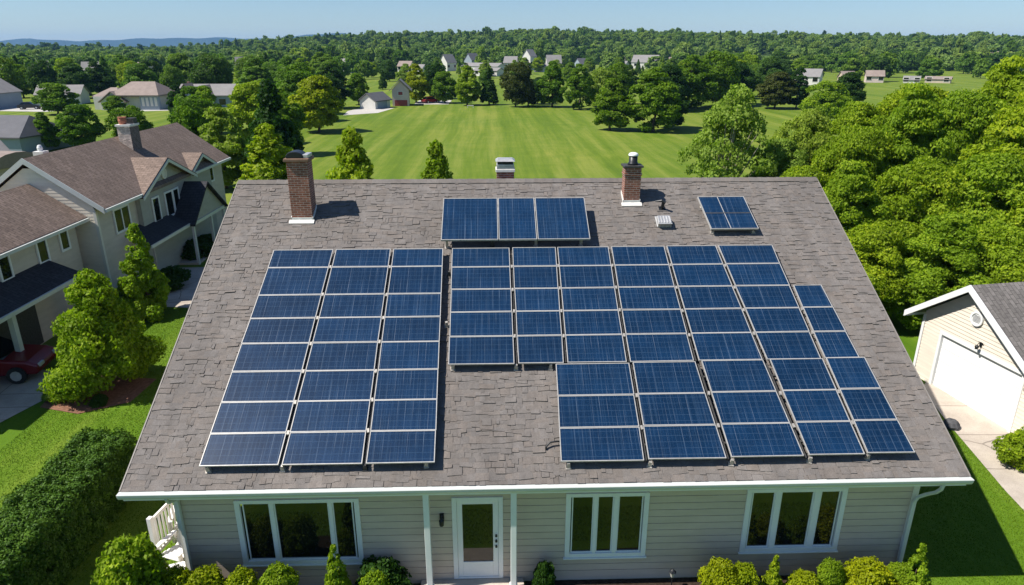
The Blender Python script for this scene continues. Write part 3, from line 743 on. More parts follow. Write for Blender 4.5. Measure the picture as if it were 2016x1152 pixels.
def cl(C, Rw, va, vb): return [(mid(C[i], C[i+1], v, va, vb), v+jr.uniform(-.03, .03)) for i in range(len(C)-1) for v in Rw[1:-1]]
rack('dark rails and feet under the left array', crails(LC, .48, 7.12, 0.42, 7.0, [(-6.2, 0.5, -5.98, 6.95), (-1.5, 0.5, -1.55, 6.95), (-6.2, 1.0, -1.45, 1.0), (-6.0, 6.7, -1.5, 6.7)]), [(-6.22, 0.42), (-4.62, 0.41), (-2.83, 0.40), (-1.5, 0.45), (-6.05, 4.0)], OFF, cl(LC, LR, .48, 7.12))
rack('dark rails and feet under the middle array', crails(MC, 3.08, 7.13, 3.1, 7.05, [(-1.0, 3.1, -1.02, 7.0), (-1.0, 3.45, 7.9, 3.45), (-1.0, 6.8, 7.8, 6.8)]), [(-1.0, 3.05), (0.55, 3.02), (1.4, 3.02), (-1.2, 4.4), (-1.2, 6.2)], OFF, cl(MC, MR, 3.08, 7.13) + [(8.13, 4.7), (8.14, 3.9)])
rack('dark rails and feet under the lower right array', crails(LWC, .45, 3.07, 0.42, 3.0, [(1.6, 0.45, 1.65, 3.0), (9.2, 0.5, 9.05, 3.0), (1.6, 0.8, 9.1, 0.85), (1.6, 2.6, 9.0, 2.65)]), [(1.62, 0.36), (3.42, 0.36), (5.24, 0.37), (7.0, 0.40), (8.33, 0.45)], OFF, cl(LWC, LWR, .45, 3.07))
rack('tall dark feet under the raised three panel row', [(-1.3, 7.4, 2.65, 7.4), (-1.3, 8.8, 2.65, 8.8), (-1.3, 7.3, -1.3, 8.95), (2.6, 7.3, 2.6, 8.95)], [(-1.3, 7.33), (0.0, 7.33), (1.25, 7.33), (2.55, 7.33), (-1.3, 8.8), (2.55, 8.8)], 0.40)
rack('dark box frame under the lone square panel', [(6.46, 7.86, 7.76, 7.86), (6.42, 9.1, 7.66, 9.1), (6.5, 7.83, 6.42, 9.15), (7.74, 7.83, 7.66, 9.15)], [(6.5, 7.85), (7.72, 7.85), (6.44, 9.0), (7.65, 9.0)], 0.22)
cb = MB().tube([RP(1.56, 0.95, 0.10), RP(1.40, 0.95, 0.12), RP(1.25, 0.93, 0.11), RP(1.17, 0.86, 0.06), RP(1.15, 0.80, 0.03)], 0.02, 8)
tag(cb.build('cable', M['black_metal'], smooth=True), 'black cable loop by the lower right array', 'cable')

# ------------------------------------------------------------------ plants
def rot_from(nrm, rg):
    t = rg.normal(size=nrm.shape); t -= nrm*np.sum(t*nrm, 1, keepdims=True); t /= np.linalg.norm(t, axis=1, keepdims=True)+1e-9
    return t, np.cross(nrm, t)
def leaves_from(cent, rad, out, n_per, size, rg, shell=0.55, jit=0.55, keep=-0.35, flat=1.0):
    """leaf quads on puffs: cent (k,3), rad (k,), out (k,3) outward directions"""
    V = []; T = []
    for c0, r0, o0, n0 in zip(cent, rad, out, n_per):
        d = rg.normal(size=(int(n0*1.6)+4, 3)); d /= np.linalg.norm(d, axis=1, keepdims=True)
        d = d[(d@o0) > keep][:int(n0)]; n = len(d)
        lump = 1 + 0.16*np.sin(d[:, 0]*5+c0[0]*3)*np.cos(d[:, 1]*6+c0[1]*2) + 0.1*np.sin(d[:, 2]*9+c0[2])
        p = c0 + d*(r0*lump*(shell+(1.05-shell)*rg.random(n)**0.45))[:, None]*np.array([1, 1, flat])
        nr = d*0.75 + o0*0.25 + rg.normal(size=(n, 3))*jit; nr /= np.linalg.norm(nr, axis=1, keepdims=True)
        a, b = rot_from(nr, rg); s = size*rg.uniform(0.65, 1.35, n)[:, None]
        q = np.stack([p+a*s*0.62, p+b*s*0.40, p-a*s*0.62, p-b*s*0.40], 1)
        V.append(q.reshape(-1, 3)); T.append(np.clip(rg.random()*0.85+rg.random(n)*0.15, 0, 1))
    V = np.concatenate(V); return V, np.concatenate(T)
def crown_mesh(name, V, T, mat):
    return np_mesh(name, V, np.arange(len(V)).reshape(-1, 4), mat, T)
def broad_puffs(seed, H, R, z0, npf, lob=0.22, top=0.5, pr=(0.26, 0.42), taper=0.22, rec=0.2):
    rg = np.random.default_rng(seed); i = np.arange(npf)+0.5
    ph = np.arccos(1-2*i/npf*0.98); th = math.pi*(1+5**0.5)*i
    d = np.stack([np.cos(th)*np.sin(ph), np.sin(th)*np.sin(ph), np.cos(ph)], 1) + rg.normal(size=(npf, 3))*0.13
    d /= np.linalg.norm(d, axis=1, keepdims=True)
    lobes = rg.normal(size=(7, 3)); lobes /= np.linalg.norm(lobes, axis=1, keepdims=True)
    k = 1 + lob*np.max((d@lobes.T)**3, axis=1) - lob*0.4 + rg.normal(size=npf)*0.05
    hz = (H-z0)/2; c = np.array([0, 0, z0+hz])
    tp = 1 - taper*np.clip(d[:, 2]+0.15, 0, 1.15)**1.1
    rad = R*rg.uniform(*pr, npf)*(0.55+0.45*tp)
    cent = c + d*np.stack([R*0.74*tp, R*0.74*tp, np.full(npf, hz*0.80)], 1)*k[:, None]
    q = rg.uniform(0, 6.28, 6); nz = np.sin(d[:, 0]*5.2+q[0])*np.cos(d[:, 1]*4.6+q[1]) + np.sin(d[:, 2]*6.1+q[2]+d[:, 0]*2) + 0.6*np.cos(d[:, 1]*8+q[3]+d[:, 2]*3)
    inner = (rg.random(npf) < 0.08) | (nz < np.quantile(nz, rec))
    rad *= np.where(rg.random(npf) < 0.25, 1.35, 1.0)*np.where(nz > np.quantile(nz, 0.7), 1.15, 1.0)
    cent[inner] = c + (cent[inner]-c)*0.52; rad[inner] *= 0.8
    return cent, rad, d
def conifer_puffs(seed, H, R, z0, npf, ex=0.85, rag=0.0):
    rg = np.random.default_rng(seed); t = np.sort(rg.random(npf)**1.15)
    z = z0 + (H-z0)*t*0.97; r = R*(1-t)**ex*rg.uniform(0.72-0.4*rag, 1.05+0.2*rag, npf)+0.02*R; th = rg.uniform(0, 6.283, npf)
    d = np.stack([np.cos(th), np.sin(th), 0.35+0*th], 1); d /= np.linalg.norm(d, axis=1, keepdims=True)
    cent = np.stack([np.cos(th)*r*0.75, np.sin(th)*r*0.75, z], 1); rad = R*(0.12+(0.22-0.05*rag)*(1-t))*rg.uniform(0.8-0.35*rag, 1.2+0.25*rag, npf)
    return cent, rad, d
def trunk_mb(seed, H, R, z0, tr, cent=None, nl=6, lean=0.0):
    rg = random.Random(seed); m = MB(); top = z0+(H-z0)*0.55
    pts = [(0, 0, -0.05)]; n = 5
    for i in range(1, n+1): pts.append((lean*i/n*H*0.1+rg.uniform(-1, 1)*R*0.04, rg.uniform(-1, 1)*R*0.04, top*i/n))
    m.tube(pts, [tr*1.35]+[tr*(1-0.75*i/n) for i in range(1, n+1)], 8)
    if cent is not None and len(cent):
        for k in range(nl):
            c0 = Vector(cent[rg.randrange(len(cent))]); j = rg.randint(2, n-1); a = Vector(pts[j])
            b = a.lerp(c0, 0.5) + Vector((0, 0, -R*0.05))
            m.tube([a, b, c0], [tr*0.5*(1-j/n*0.5), tr*0.3, tr*0.08], 6)
    return m
PROTO = {}
def proto(key, kind, seed, H, R, z0, leaf, total, tone, npf=60, tr=None, nl=6, bark='bark', spray=0.62, **kw):
    if kind == 'cone': ce, ra, ou = conifer_puffs(seed, H, R, z0, npf, **kw)
    else: ce, ra, ou = broad_puffs(seed, H, R, z0, npf, **kw)
    if kind != 'cone':
        ou = ou*0.55 + np.array([0, 0, 0.6]); ou /= np.linalg.norm(ou, axis=1, keepdims=True)
    w_ = ra**2; n = total*w_/w_.sum(); rg = np.random.default_rng(seed+99)
    V, T = leaves_from(ce, ra, ou, n, leaf, rg, keep=-0.3 if kind == 'cone' else -0.2, flat=0.8 if kind == 'cone' else spray)
    tm = trunk_mb(seed, H, R, z0, tr or H*0.02, ce, nl)
    PROTO[key] = dict(crown=crown_mesh('crown', V, T, L[tone]), trunk=tm.mesh('trunk', M[bark], True), H=H, R=R, n=len(T), tm=tm, V=V, T=T, bark=bark, tone=tone)
    return PROTO[key]
def joined(key):
    """crown and trunk as one mesh, for copies too small to show parts"""
    p = PROTO[key]
    if 'one' not in p:
        tv = np.array(p['tm'].v); nf = [f for f in p['tm'].f if len(f) == 4]
        V = np.concatenate([p['V'], tv]); k = len(p['V'])
        F = np.concatenate([np.arange(k).reshape(-1, 4), np.array(nf)+k])
        me = np_mesh('tree', V, F, L[p['tone']], np.concatenate([p['T'], np.zeros(len(nf))]))
        me.materials.append(M[p['bark']]); mi = np.zeros(len(F), dtype=np.int32); mi[k//4:] = 1
        me.polygons.foreach_set('material_index', mi); p['one'] = me
    return p['one']
tr_rng = random.Random(77)
def tree(key, x, y, h, r, label, group=None, name='tree', cat='tree', rz=None, z=0.0, parts=True, tone=None):
    p = PROTO[key]; sx = r/p['R']; sz = h/p['H']; rz = tr_rng.uniform(0, 6.28) if rz is None else rz
    if parts:
        t = empty(name, (x, y, z), rz); t.scale = (sx*tr_rng.uniform(.96, 1.04), sx*tr_rng.uniform(.96, 1.04), sz)
        for k in ('trunk', 'crown'):
            o = bpy.data.objects.new(k, p[k]); COL.objects.link(o); o.parent = t
            if k == 'crown' and tone: o.material_slots[0].link = 'OBJECT'; o.material_slots[0].material = L[tone]
    else:
        t = bpy.data.objects.new(name, joined(key)); COL.objects.link(t); t.location = (x, y, z); t.rotation_euler = (0, 0, rz); t.scale = (sx, sx, sz)
        if tone: t.material_slots[0].link = 'OBJECT'; t.material_slots[0].material = L[tone]
    tag(t, label, cat, group); return t

# near prototypes
proto('maple_near', 'cone', 1, 5.0, 2.2, 0.55, 0.115, 46000, 'bright', 150, ex=0.62, rag=1.0)
proto('wood_a', 'broad', 2, 8.0, 3.2, 0.9, 0.14, 80000, 'bright', 170, lob=0.35, pr=(0.16, 0.31), taper=0.3, rec=0.36)
proto('wood_b', 'broad', 3, 8.0, 3.0, 0.6, 0.14, 80000, 'bright', 170, lob=0.5, pr=(0.16, 0.31), taper=0.5, rec=0.36)
proto('wood_c', 'broad', 4, 8.0, 3.4, 0.8, 0.14, 80000, 'bright', 160, lob=0.5, pr=(0.16, 0.31), taper=0.25, rec=0.36)
proto('willow', 'broad', 5, 9.0, 3.4, 1.2, 0.17, 15000, 'pale', 170, tr=0.16, nl=22, bark='bark_pale', lob=0.5, pr=(0.10, 0.2), taper=0.35, rec=0.15)
proto('young', 'cone', 6, 5.0, 1.5, 0.15, 0.13, 20000, 'bright', 130, ex=0.72, rag=0.6)
proto('spire', 'cone', 7, 8.0, 2.4, 0.2, 0.22, 30000, 'dark', 200, rag=0.7)
proto('small_cone', 'cone', 8, 3.6, 1.2, 0.1, 0.10, 20000, 'bright', 95, ex=0.7, rag=0.9)
# middle prototypes
for i, (ks, h_, r_, lb) in enumerate([('mid_a', 8, 3.6, .2), ('mid_b', 9, 3.4, .3), ('mid_c', 8, 4.2, .3), ('mid_d', 10, 3.6, .4)]):
    proto(ks, 'broad', 20+i, h_, r_, 0.25, 0.28, 18000, 'mid', 110, lob=lb, pr=(0.15, 0.27), taper=(0.25, 0.55, 0.2, 0.4)[i])
proto('mid_cone', 'cone', 30, 9, 2.4, 0.3, 0.42, 6500, 'dark', 110)
# far prototypes
for i, (ks, h_, r_, lb) in enumerate([('far_a', 10, 4.6, .25), ('far_b', 11, 4.2, .3), ('far_c', 10, 5.2, .3)]):
    proto(ks, 'broad', 40+i, h_, r_, 0.6, 0.95, 2200, 'mid', 46, lob=lb, pr=(0.24, 0.36))
proto('far_cone', 'cone', 50, 11, 2.8, 0.3, 0.9, 1500, 'dark', 60)

# the bright wood right of the house
G1 = 'trees of the bright wood right of the house'
WOOD = [('wood_a', 17.0, 28.8, 4.9, 1.9, None, 'low tree at the foot of the right wood behind the garage'),
 ('wood_b', 19.4, 27.8, 5.2, 2.0, None, 'bushy tree touching the back of the garage roof'),
 ('wood_c', 22.4, 27.6, 5.2, 2.2, None, 'broad tree at the right picture edge above the garage roof'),
 ('wood_b', 17.9, 33.2, 6.5, 2.1, None, 'lower tree beside the right rake of the panelled roof'),
 ('wood_c', 21.3, 33.4, 7.4, 2.4, None, 'full green tree in the front of the right wood'),
 ('wood_a', 24.6, 32.6, 7.6, 2.6, None, 'big dense tree in the middle of the right wood'),
 ('wood_b', 28.6, 36.5, 9.4, 3.0, None, 'tall bright tree at the right edge of the picture'),
 ('wood_a', 17.4, 37.2, 6.2, 2.1, None, 'yellow green tree just right of the roof end'),
 ('wood_c', 21.6, 40.2, 8.4, 2.4, None, 'rounded tree on the left shoulder of the right wood'),
 ('wood_b', 25.4, 41.0, 9.6, 2.7, None, 'tall tree rising to the top of the right wood'),
 ('wood_c', 29.9, 44.0, 10.3, 3.1, None, 'slender topped tree before the tallest one of the right wood'),
 ('wood_b', 34.0, 46.0, 11.0, 3.2, None, 'tallest tree of the right wood, reaching nearly to the far ridge'),
 ('wood_a', 21.4, 46.5, 8.6, 2.2, 'pale', 'pale green tree behind the roof end, right of the willow'),
 ('wood_b', 14.9, 40.0, 4.4, 1.9, 'pale', 'low pale tree hiding the willow foot on the right'),
 ('wood_a', 25.5, 48.0, 9.0, 2.6, None, 'mid green tree behind the left shoulder of the wood'),
 ('wood_c', 31.0, 51.0, 10.4, 3.3, None, 'deep green tree at the back of the right wood'),
 ('wood_c', 39.0, 50.0, 10.2, 3.6, None, 'dark backed tree at the far right of the wood'),
 ('wood_b', 12.2, 36.0, 4.0, 1.9, 'pale', 'low bush tree just above the roof ridge at right'),
 ('wood_a', 19.0, 44.5, 6.8, 2.0, 'pale', 'slim pale tree between the willow and the wood'),
 ('wood_c', 27.5, 29.6, 7.6, 2.9, None, 'large tree filling the corner right of the garage')]
for k, x, y, h, r, tn_, lb in WOOD: tree(k, x, y, h, r, lb, G1, 'broadleaf_tree', tone=tn_)
tree('willow', 15.2, 44.0, 10.0, 3.0, 'airy pale green tree with bare pale limbs behind the roof', None, 'willow_tree', rz=1.0)
# trees seen over the ridge and at left
tree('young', -7.25, 36.0, 8.1, 2.3, 'young bright tree over the ridge right of the big chimney', None, 'young_tree')
tree('young', -2.97, 37.0, 7.3, 1.7, 'smallest bright sapling over the middle of the ridge', None, 'young_tree')
tree('maple_near', -14.25, 23.2, 4.6, 1.85, 'full bright round tree on the mulch bed beside the red car', None, 'maple_tree', rz=0.6)
tree('small_cone', -16.3, 30.6, 4.5, 1.25, 'pointed green tree before the corner of the left house', None, 'cone_tree')
tree('spire', -18.7, 60.0, 9.5, 2.9, 'tall dark spire tree behind the left house', None, 'conifer_tree')
tree('young', -16.7, 52.0, 6.7, 2.9, 'bright green tree standing in front of the dark spire', None, 'maple_tree')
G2 = 'trees between the left house and the field'
for k, x, y, h, r, tn_, lb in [
 ('mid_b', -24.0, 62.0, 7.1, 2.6, 'pale', 'pale airy tree just right of the left house roof'),
 ('mid_a', -30.0, 70.0, 6.8, 2.1, 'mid', 'rounded green tree behind the right end of the left house roof'),
 ('mid_c', -38.5, 92.0, 6.2, 3.0, None, 'dull green tree above the ridge of the left house'),
 ('mid_a', -31.0, 92.0, 8.0, 3.0, 'bright', 'fresh green tree left of the dark spire'),
 ('mid_d', -24.5, 82.0, 8.2, 2.7, 'mid', 'slim tree behind the dark spire'),
 ('mid_a', -51.5, 88.5, 5.6, 2.6, 'mid', 'green tree left of the big chimney of the left house'),
 ('mid_c', -47.4, 92.5, 4.9, 2.6, 'mid', 'rounded green tree just behind the left house chimney'),
 ('mid_b', -55.2, 87.5, 4.6, 1.5, 'mid', 'narrow bushy tree beside the dark roofed house'),
 ('mid_a', -42.0, 99.0, 4.4, 1.8, 'mid', 'small tree standing over the left house chimney pots'),
 ('mid_a', -83.0, 137.0, 6.0, 3.8, 'mid', 'bushy tree before the white gabled house'),
 ('mid_a', -71.5, 136.0, 3.6, 2.0, 'mid', 'small bush tree before the arched gable'),
 ('mid_b', -53.6, 122.0, 6.2, 2.1, 'dark', 'dark upright tree right of the blue grey houses'),
 ('mid_a', -47.0, 112.0, 6.6, 2.8, 'mid', 'leafy tree right of the left lawn'),
 ('mid_b', -42.0, 105.0, 6.8, 2.6, 'bright', 'light green tree at the right end of the left lawn'),
 ('mid_a', -36.0, 112.0, 7.4, 3.2, 'bright', 'bright tree behind the pale airy tree'),
 ('mid_cone', -67.0, 96.0, 4.2, 1.2, None, 'small dark pointed tree behind the dark roofed house')]:
    tree(k, x, y, h, r, lb, G2, 'conifer_tree' if 'cone' in k else 'broadleaf_tree', tone=tn_)
G3 = 'trees standing on the open field'
for k, x, y, h, r, tn_, lb in [
 ('mid_a', -26.0, 106.0, 8.4, 4.0, 'yellow', 'round yellow green tree at the left edge of the field'),
 ('mid_b', 18.3, 107.0, 7.7, 3.3, 'mid', 'left of the two big trees on the right of the field'),
 ('mid_d', 24.6, 105.0, 9.9, 4.2, 'mid', 'taller right tree of the two on the field'),
 ('mid_b', 28.2, 110.0, 7.0, 2.6, 'dark', 'dark tree tucked behind the pair on the field')]:
    tree(k, x, y, h, r, lb, G3, 'broadleaf_tree', tone=tn_, rz=1.2)
G4 = 'trees along the far end of the field'
for k, x, y, h, r, tn_, lb in [
 ('mid_c', 5.3, 152.0, 9.2, 3.4, 'purple', 'brownish olive tree with bare trunk at the field end'),
 ('mid_cone', 8.2, 155.0, 8.6, 1.9, 'purple', 'dark narrow tree beside the brownish one'),
 ('mid_b', -5.3, 157.5, 8.4, 3.0, 'bright', 'dense bright tree left of the dark pointed one'),
 ('mid_cone', -0.4, 158.5, 8.1, 2.3, None, 'dark pointed tree at the middle of the field end'),
 ('mid_a', -10.6, 163.5, 7.2, 3.0, 'mid', 'leftmost green tree right of the pale paving'),
 ('mid_b', 13.2, 152.0, 9.4, 3.2, 'mid', 'open green tree with visible trunk, right of the brownish one'),
 ('mid_d', 18.4, 145.5, 9.6, 3.2, 'mid', 'tall green tree with short trunk left of the big pair'),
 ('mid_a', 10.6, 160.0, 6.0, 2.6, 'dark', 'low dark tree behind the open trunks'),
 ('mid_c', 23.5, 152.0, 8.0, 3.4, 'pale', 'dull pale tree behind the left of the big pair'),
 ('mid_c', 28.5, 158.0, 9.0, 3.6, 'mid', 'wide green tree behind the big pair'),
 ('mid_a', 35.0, 140.0, 9.2, 4.2, 'dark', 'dark tree right behind the big pair'),
 ('mid_d', 41.5, 147.0, 11.4, 5.0, 'mid', 'great green tree right of the big pair'),
 ('mid_c', 49.0, 152.0, 11.4, 5.2, 'mid', 'broad green tree above the willow'),
 ('mid_a', 55.5, 158.0, 9.4, 4.0, 'dark', 'dark tree right of the broad one above the willow'),
 ('mid_a', 59.5, 146.0, 7.6, 4.2, 'purple', 'dark purplish round tree before the grey roofed barn'),
 ('mid_b', 64.5, 147.0, 8.2, 2.6, 'dark', 'narrow dark tree next to the purplish one'),
 ('mid_a', 66.8, 131.0, 8.0, 3.4, 'dark', 'dark round tree left of the far right pasture'),
 ('mid_c', 57.0, 118.0, 6.8, 3.6, 'bright', 'bright tree before the dark ones at right'),
 ('mid_b', -17.5, 166.0, 8.6, 3.2, 'yellow', 'yellowish tree right behind the small house'),
 ('mid_c', -14.2, 178.0, 8.5, 3.2, 'dark', 'dark tree behind the pale paving'),
 ('mid_d', -34.0, 150.0, 9.6, 4.0, 'dark', 'dark tree left of the paved yard'),
 ('mid_a', -29.8, 160.0, 7.0, 2.6, 'mid', 'low tree behind the paved yard'),
 ('mid_c', -36.5, 136.0, 9.4, 4.4, 'mid', 'heavy green tree left of the yellow green one'),
 ('mid_a', -33.0, 122.0, 8.6, 4.0, 'mid', 'shady tree right behind the yellow green one')]:
    tree(k, x, y, h, r, lb, G4, 'conifer_tree' if 'cone' in k else 'broadleaf_tree', tone=tn_)

# belts of trees farther off: every tree its own object
br = random.Random(21)
placed = [(o.location.x, o.location.y) for o in bpy.data.objects if o.get('category') == 'tree']
HOUSES = [(-22, 156, 9), (-106, 152, 9), (-76, 150, 14), (-62, 156, 11), (-57, 86, 9), (-47, 70, 9), (112, 252, 16)]
def belt(n, y0, y1, a0, a1, keys, tones, h0, h1, name, label, group, mind, parts=False, avoid=()):
    k = 0; tries = 0
    while k < n and tries < n*60:
        tries += 1
        y = br.uniform(y0, y1); x = br.uniform(a0, a1)*y
        if any((x-p)**2+(y-q)**2 < mind*mind for p, q in placed): continue
        if any((x-p)**2+(y-q)**2 < rr*rr for p, q, rr in HOUSES): continue
        if any(a < x/y < b and c < y < d for a, b, c, d in avoid): continue
        placed.append((x, y)); i = br.randrange(len(keys)); tn_ = br.choice(tones); h = br.uniform(h0, h1)
        word = {'mid': 'mid green', 'dark': 'dark green', 'bright': 'fresh green', 'pale': 'pale green', 'yellow': 'yellow green', 'purple': 'brownish'}[tn_]
        shape = 'pointed' if 'cone' in keys[i] else 'round'
        tree(keys[i], x, y, h, h*br.uniform(0.38, 0.5)*(0.6 if 'cone' in keys[i] else 1), label.format(f'{word} {shape}'), group, name, parts=parts, tone={'mid': 'far_mid', 'dark': 'far_dark'}.get(tn_, tn_)); k += 1
belt(46, 162, 235, -0.80, -0.20, ['mid_a', 'mid_b', 'mid_c', 'mid_d', 'mid_cone'], ['mid', 'mid', 'dark', 'dark', 'bright'], 7.5, 11, 'broadleaf_tree', '{} tree in the near belt behind the left lawn houses', 'trees in the near left belt', 6.0, avoid=[(-0.26, -0.03, 100, 200)])
belt(60, 235, 400, -0.80, -0.17, ['far_a', 'far_b', 'far_c', 'far_cone'], ['mid', 'mid', 'dark', 'dark'], 7, 10, 'broadleaf_tree', '{} tree in the deep wood at the upper left', 'trees in the upper left wood', 8.5)
belt(52, 185, 395, -0.17, 0.34, ['mid_a', 'mid_c', 'mid_cone', 'mid_b'], ['mid', 'dark', 'bright', 'pale'], 4.6, 8.2, 'broadleaf_tree', '{} tree among the village houses beyond the field', 'trees among the village houses', 9, avoid=[(-0.04, 0.1, 185, 230)])
belt(26, 165, 330, 0.28, 0.46, ['mid_a', 'mid_c', 'mid_d'], ['mid', 'dark', 'mid', 'bright'], 7, 11, 'broadleaf_tree', '{} tree of the belt beyond the right wood', 'trees beyond the right wood', 8, avoid=[(0.42, 0.62, 165, 262), (0.38, 0.50, 225, 262)])
belt(30, 258, 400, 0.40, 0.85, ['far_a', 'far_b', 'far_c'], ['mid', 'dark', 'mid'], 8, 12, 'broadleaf_tree', '{} tree behind the far right pasture', 'trees behind the right pasture', 9)

# far forest: one mass of crowns
def forest():
    fr = np.random.default_rng(8); pts = []
    for y in np.arange(400, 1250, 11.5):
        for x in np.arange(-0.82*y, 0.9*y, 11.5):
            xx = x + fr.uniform(-5, 5); yy = y + fr.uniform(-5, 5); a = xx/yy
            dens = 1.0
            if yy < 560 and -0.12 < a < 0.42: dens = 0.16 if a < 0.3 else 0.4
            if 480 < yy < 640 and 0.335 < a < 0.40: dens = 0.05
            if fr.random() > dens: continue
            pts.append((xx, yy, max(hill_h(xx, yy), 0)-0.6))
    pts = np.array(pts); n = len(pts)
    low = np.where((pts[:, 0]/pts[:, 1] < -0.3) & (pts[:, 1] < 900), 0.72, 1.0)
    me = bpy.data.meshes.new('forest'); me.vertices.add(n); me.vertices.foreach_set('co', pts.astype(np.float32).ravel())
    s = me.attributes.new('scl', 'FLOAT_VECTOR', 'POINT'); h = fr.uniform(0.6, 1.3, n)*np.where(fr.random(n) < 0.12, 1.35, 1.0)*low; wd = fr.uniform(0.65, 1.4, n)
    s.data.foreach_set('vector', np.stack([wd, wd, h], 1).astype(np.float32).ravel())
    r = me.attributes.new('rot', 'FLOAT_VECTOR', 'POINT'); rv = np.zeros((n, 3)); rv[:, 2] = fr.uniform(0, 6.28, n); r.data.foreach_set('vector', rv.astype(np.float32).ravel())
    ix = me.attributes.new('idx', 'INT', 'POINT'); ix.data.foreach_set('value', fr.choice([0, 1, 2, 3, 4, 5, 6], n, p=[.2, .2, .2, .12, .12, .06, .1]).astype(np.int32))
    me.update()
    o = bpy.data.objects.new('far_forest', me); COL.objects.link(o)
    col = bpy.data.collections.new('crown_kinds')
    for i, (k, tn_) in enumerate([('far_a', 'forest'), ('far_b', 'forest'), ('far_c', 'forest'), ('far_a', 'far_mid'), ('far_c', 'far_dark'), ('far_b', 'pale'), ('far_cone', 'far_dark')]):
        q = bpy.data.objects.new(f'crown_kind_{i}', joined(k)); col.objects.link(q)
        q.material_slots[0].link = 'OBJECT'; q.material_slots[0].material = L[tn_]
    ng = bpy.data.node_groups.new('forest', 'GeometryNodeTree')
    ng.interface.new_socket('Geometry', in_out='INPUT', socket_type='NodeSocketGeometry'); ng.interface.new_socket('Geometry', in_out='OUTPUT', socket_type='NodeSocketGeometry')
    N = ng.nodes; gi = N.new('NodeGroupInput'); go = N.new('NodeGroupOutput'); ip = N.new('GeometryNodeInstanceOnPoints'); ci = N.new('GeometryNodeCollectionInfo')
    ci.inputs[0].default_value = col; ci.inputs['Separate Children'].default_value = True; ci.inputs['Reset Children'].default_value = True
    ng.links.new(gi.outputs[0], ip.inputs['Points']); ng.links.new(ci.outputs[0], ip.inputs['Instance']); ip.inputs['Pick Instance'].default_value = True
    for nm, ty, sk in (('scl', 'FLOAT_VECTOR', 'Scale'), ('rot', 'FLOAT_VECTOR', 'Rotation'), ('idx', 'INT', 'Instance Index')):
        a = N.new('GeometryNodeInputNamedAttribute'); a.data_type = ty; a.inputs['Name'].default_value = nm
        ng.links.new([q for q in a.outputs if q.enabled][0], ip.inputs[sk])
    ng.links.new(ip.outputs[0], go.inputs[0])
    mod = o.modifiers.new('forest', 'NODES'); mod.node_group = ng
    tag(o, 'unbroken green forest covering the far ridge and plain', 'forest', None, 'stuff')
forest()

# hedge, shrubs
def hedge():
    rg = np.random.default_rng(31); x0, x1, y0, y1, h = -11.6, -10.35, 9.3, 17.0, 1.62
    t = empty('hedge', ((x0+x1)/2, (y0+y1)/2, 0)); tag(t, 'long clipped dark hedge left of the beige house', 'hedge')
    cen = []; out = []
    for y in np.arange(y0, y1+0.01, 0.2):
        for k in np.linspace(0, 1, 25):
            a = k*(2*h+1.25)                                   # walk up one side, over, down the other
            if a < h: p = (x0, y, a); d = (-1, 0, 0.2)
            elif a < h+1.25: p = (x0+a-h, y, h); d = (0, 0, 1)
            else: p = (x1, y, 2*h+1.25-a); d = (1, 0, 0.2)
            cen.append(np.array(p)+rg.normal(size=3)*0.05); out.append(d)
    for z in np.linspace(0.1, h, 9):
        for x in np.linspace(x0, x1, 8):
            cen.append(np.array((x, y1+0.1, z))+rg.normal(size=3)*0.07); out.append((0, 1, 0.2)); cen.append(np.array((x, y0, z))); out.append((0, -1, 0.2))
    cen = np.array(cen)-np.array(t.location); out = np.array(out, float); out /= np.linalg.norm(out, axis=1, keepdims=True)
    ra = rg.uniform(0.13, 0.21, len(cen))
    V, T = leaves_from(cen, ra, out, np.full(len(cen), 210), 0.048, rg, 0.4, 0.38, -0.4)
    o = bpy.data.objects.new('foliage', crown_mesh('foliage', V, T, L['hedge'])); COL.objects.link(o); o.parent = t
    st = MB()
    st.box(-0.45, 0.45, y0+0.15-t.location.y, y1-0.15-t.location.y, 0.0, h-0.25)
    st.build('stems', M['twigs'], t)
hedge()
proto('shrub', 'broad', 61, 1.0, 0.55, 0.05, 0.055, 12000, 'yellow', 46, tr=0.03, lob=0.3, spray=0.85, rec=0.12)
proto('shrub_b', 'broad', 62, 1.0, 0.5, 0.05, 0.055, 12000, 'yellow', 40, tr=0.03, lob=0.45, spray=0.85, rec=0.12)
proto('shrub_cone', 'cone', 63, 1.4, 0.45, 0.05, 0.055, 9000, 'bright', 70, tr=0.025)
proto('shrub_dark', 'broad', 64, 0.7, 0.5, 0.02, 0.07, 5000, 'dark', 36, tr=0.02, lob=0.4)
G5 = 'shrubs planted along the front of the beige house'
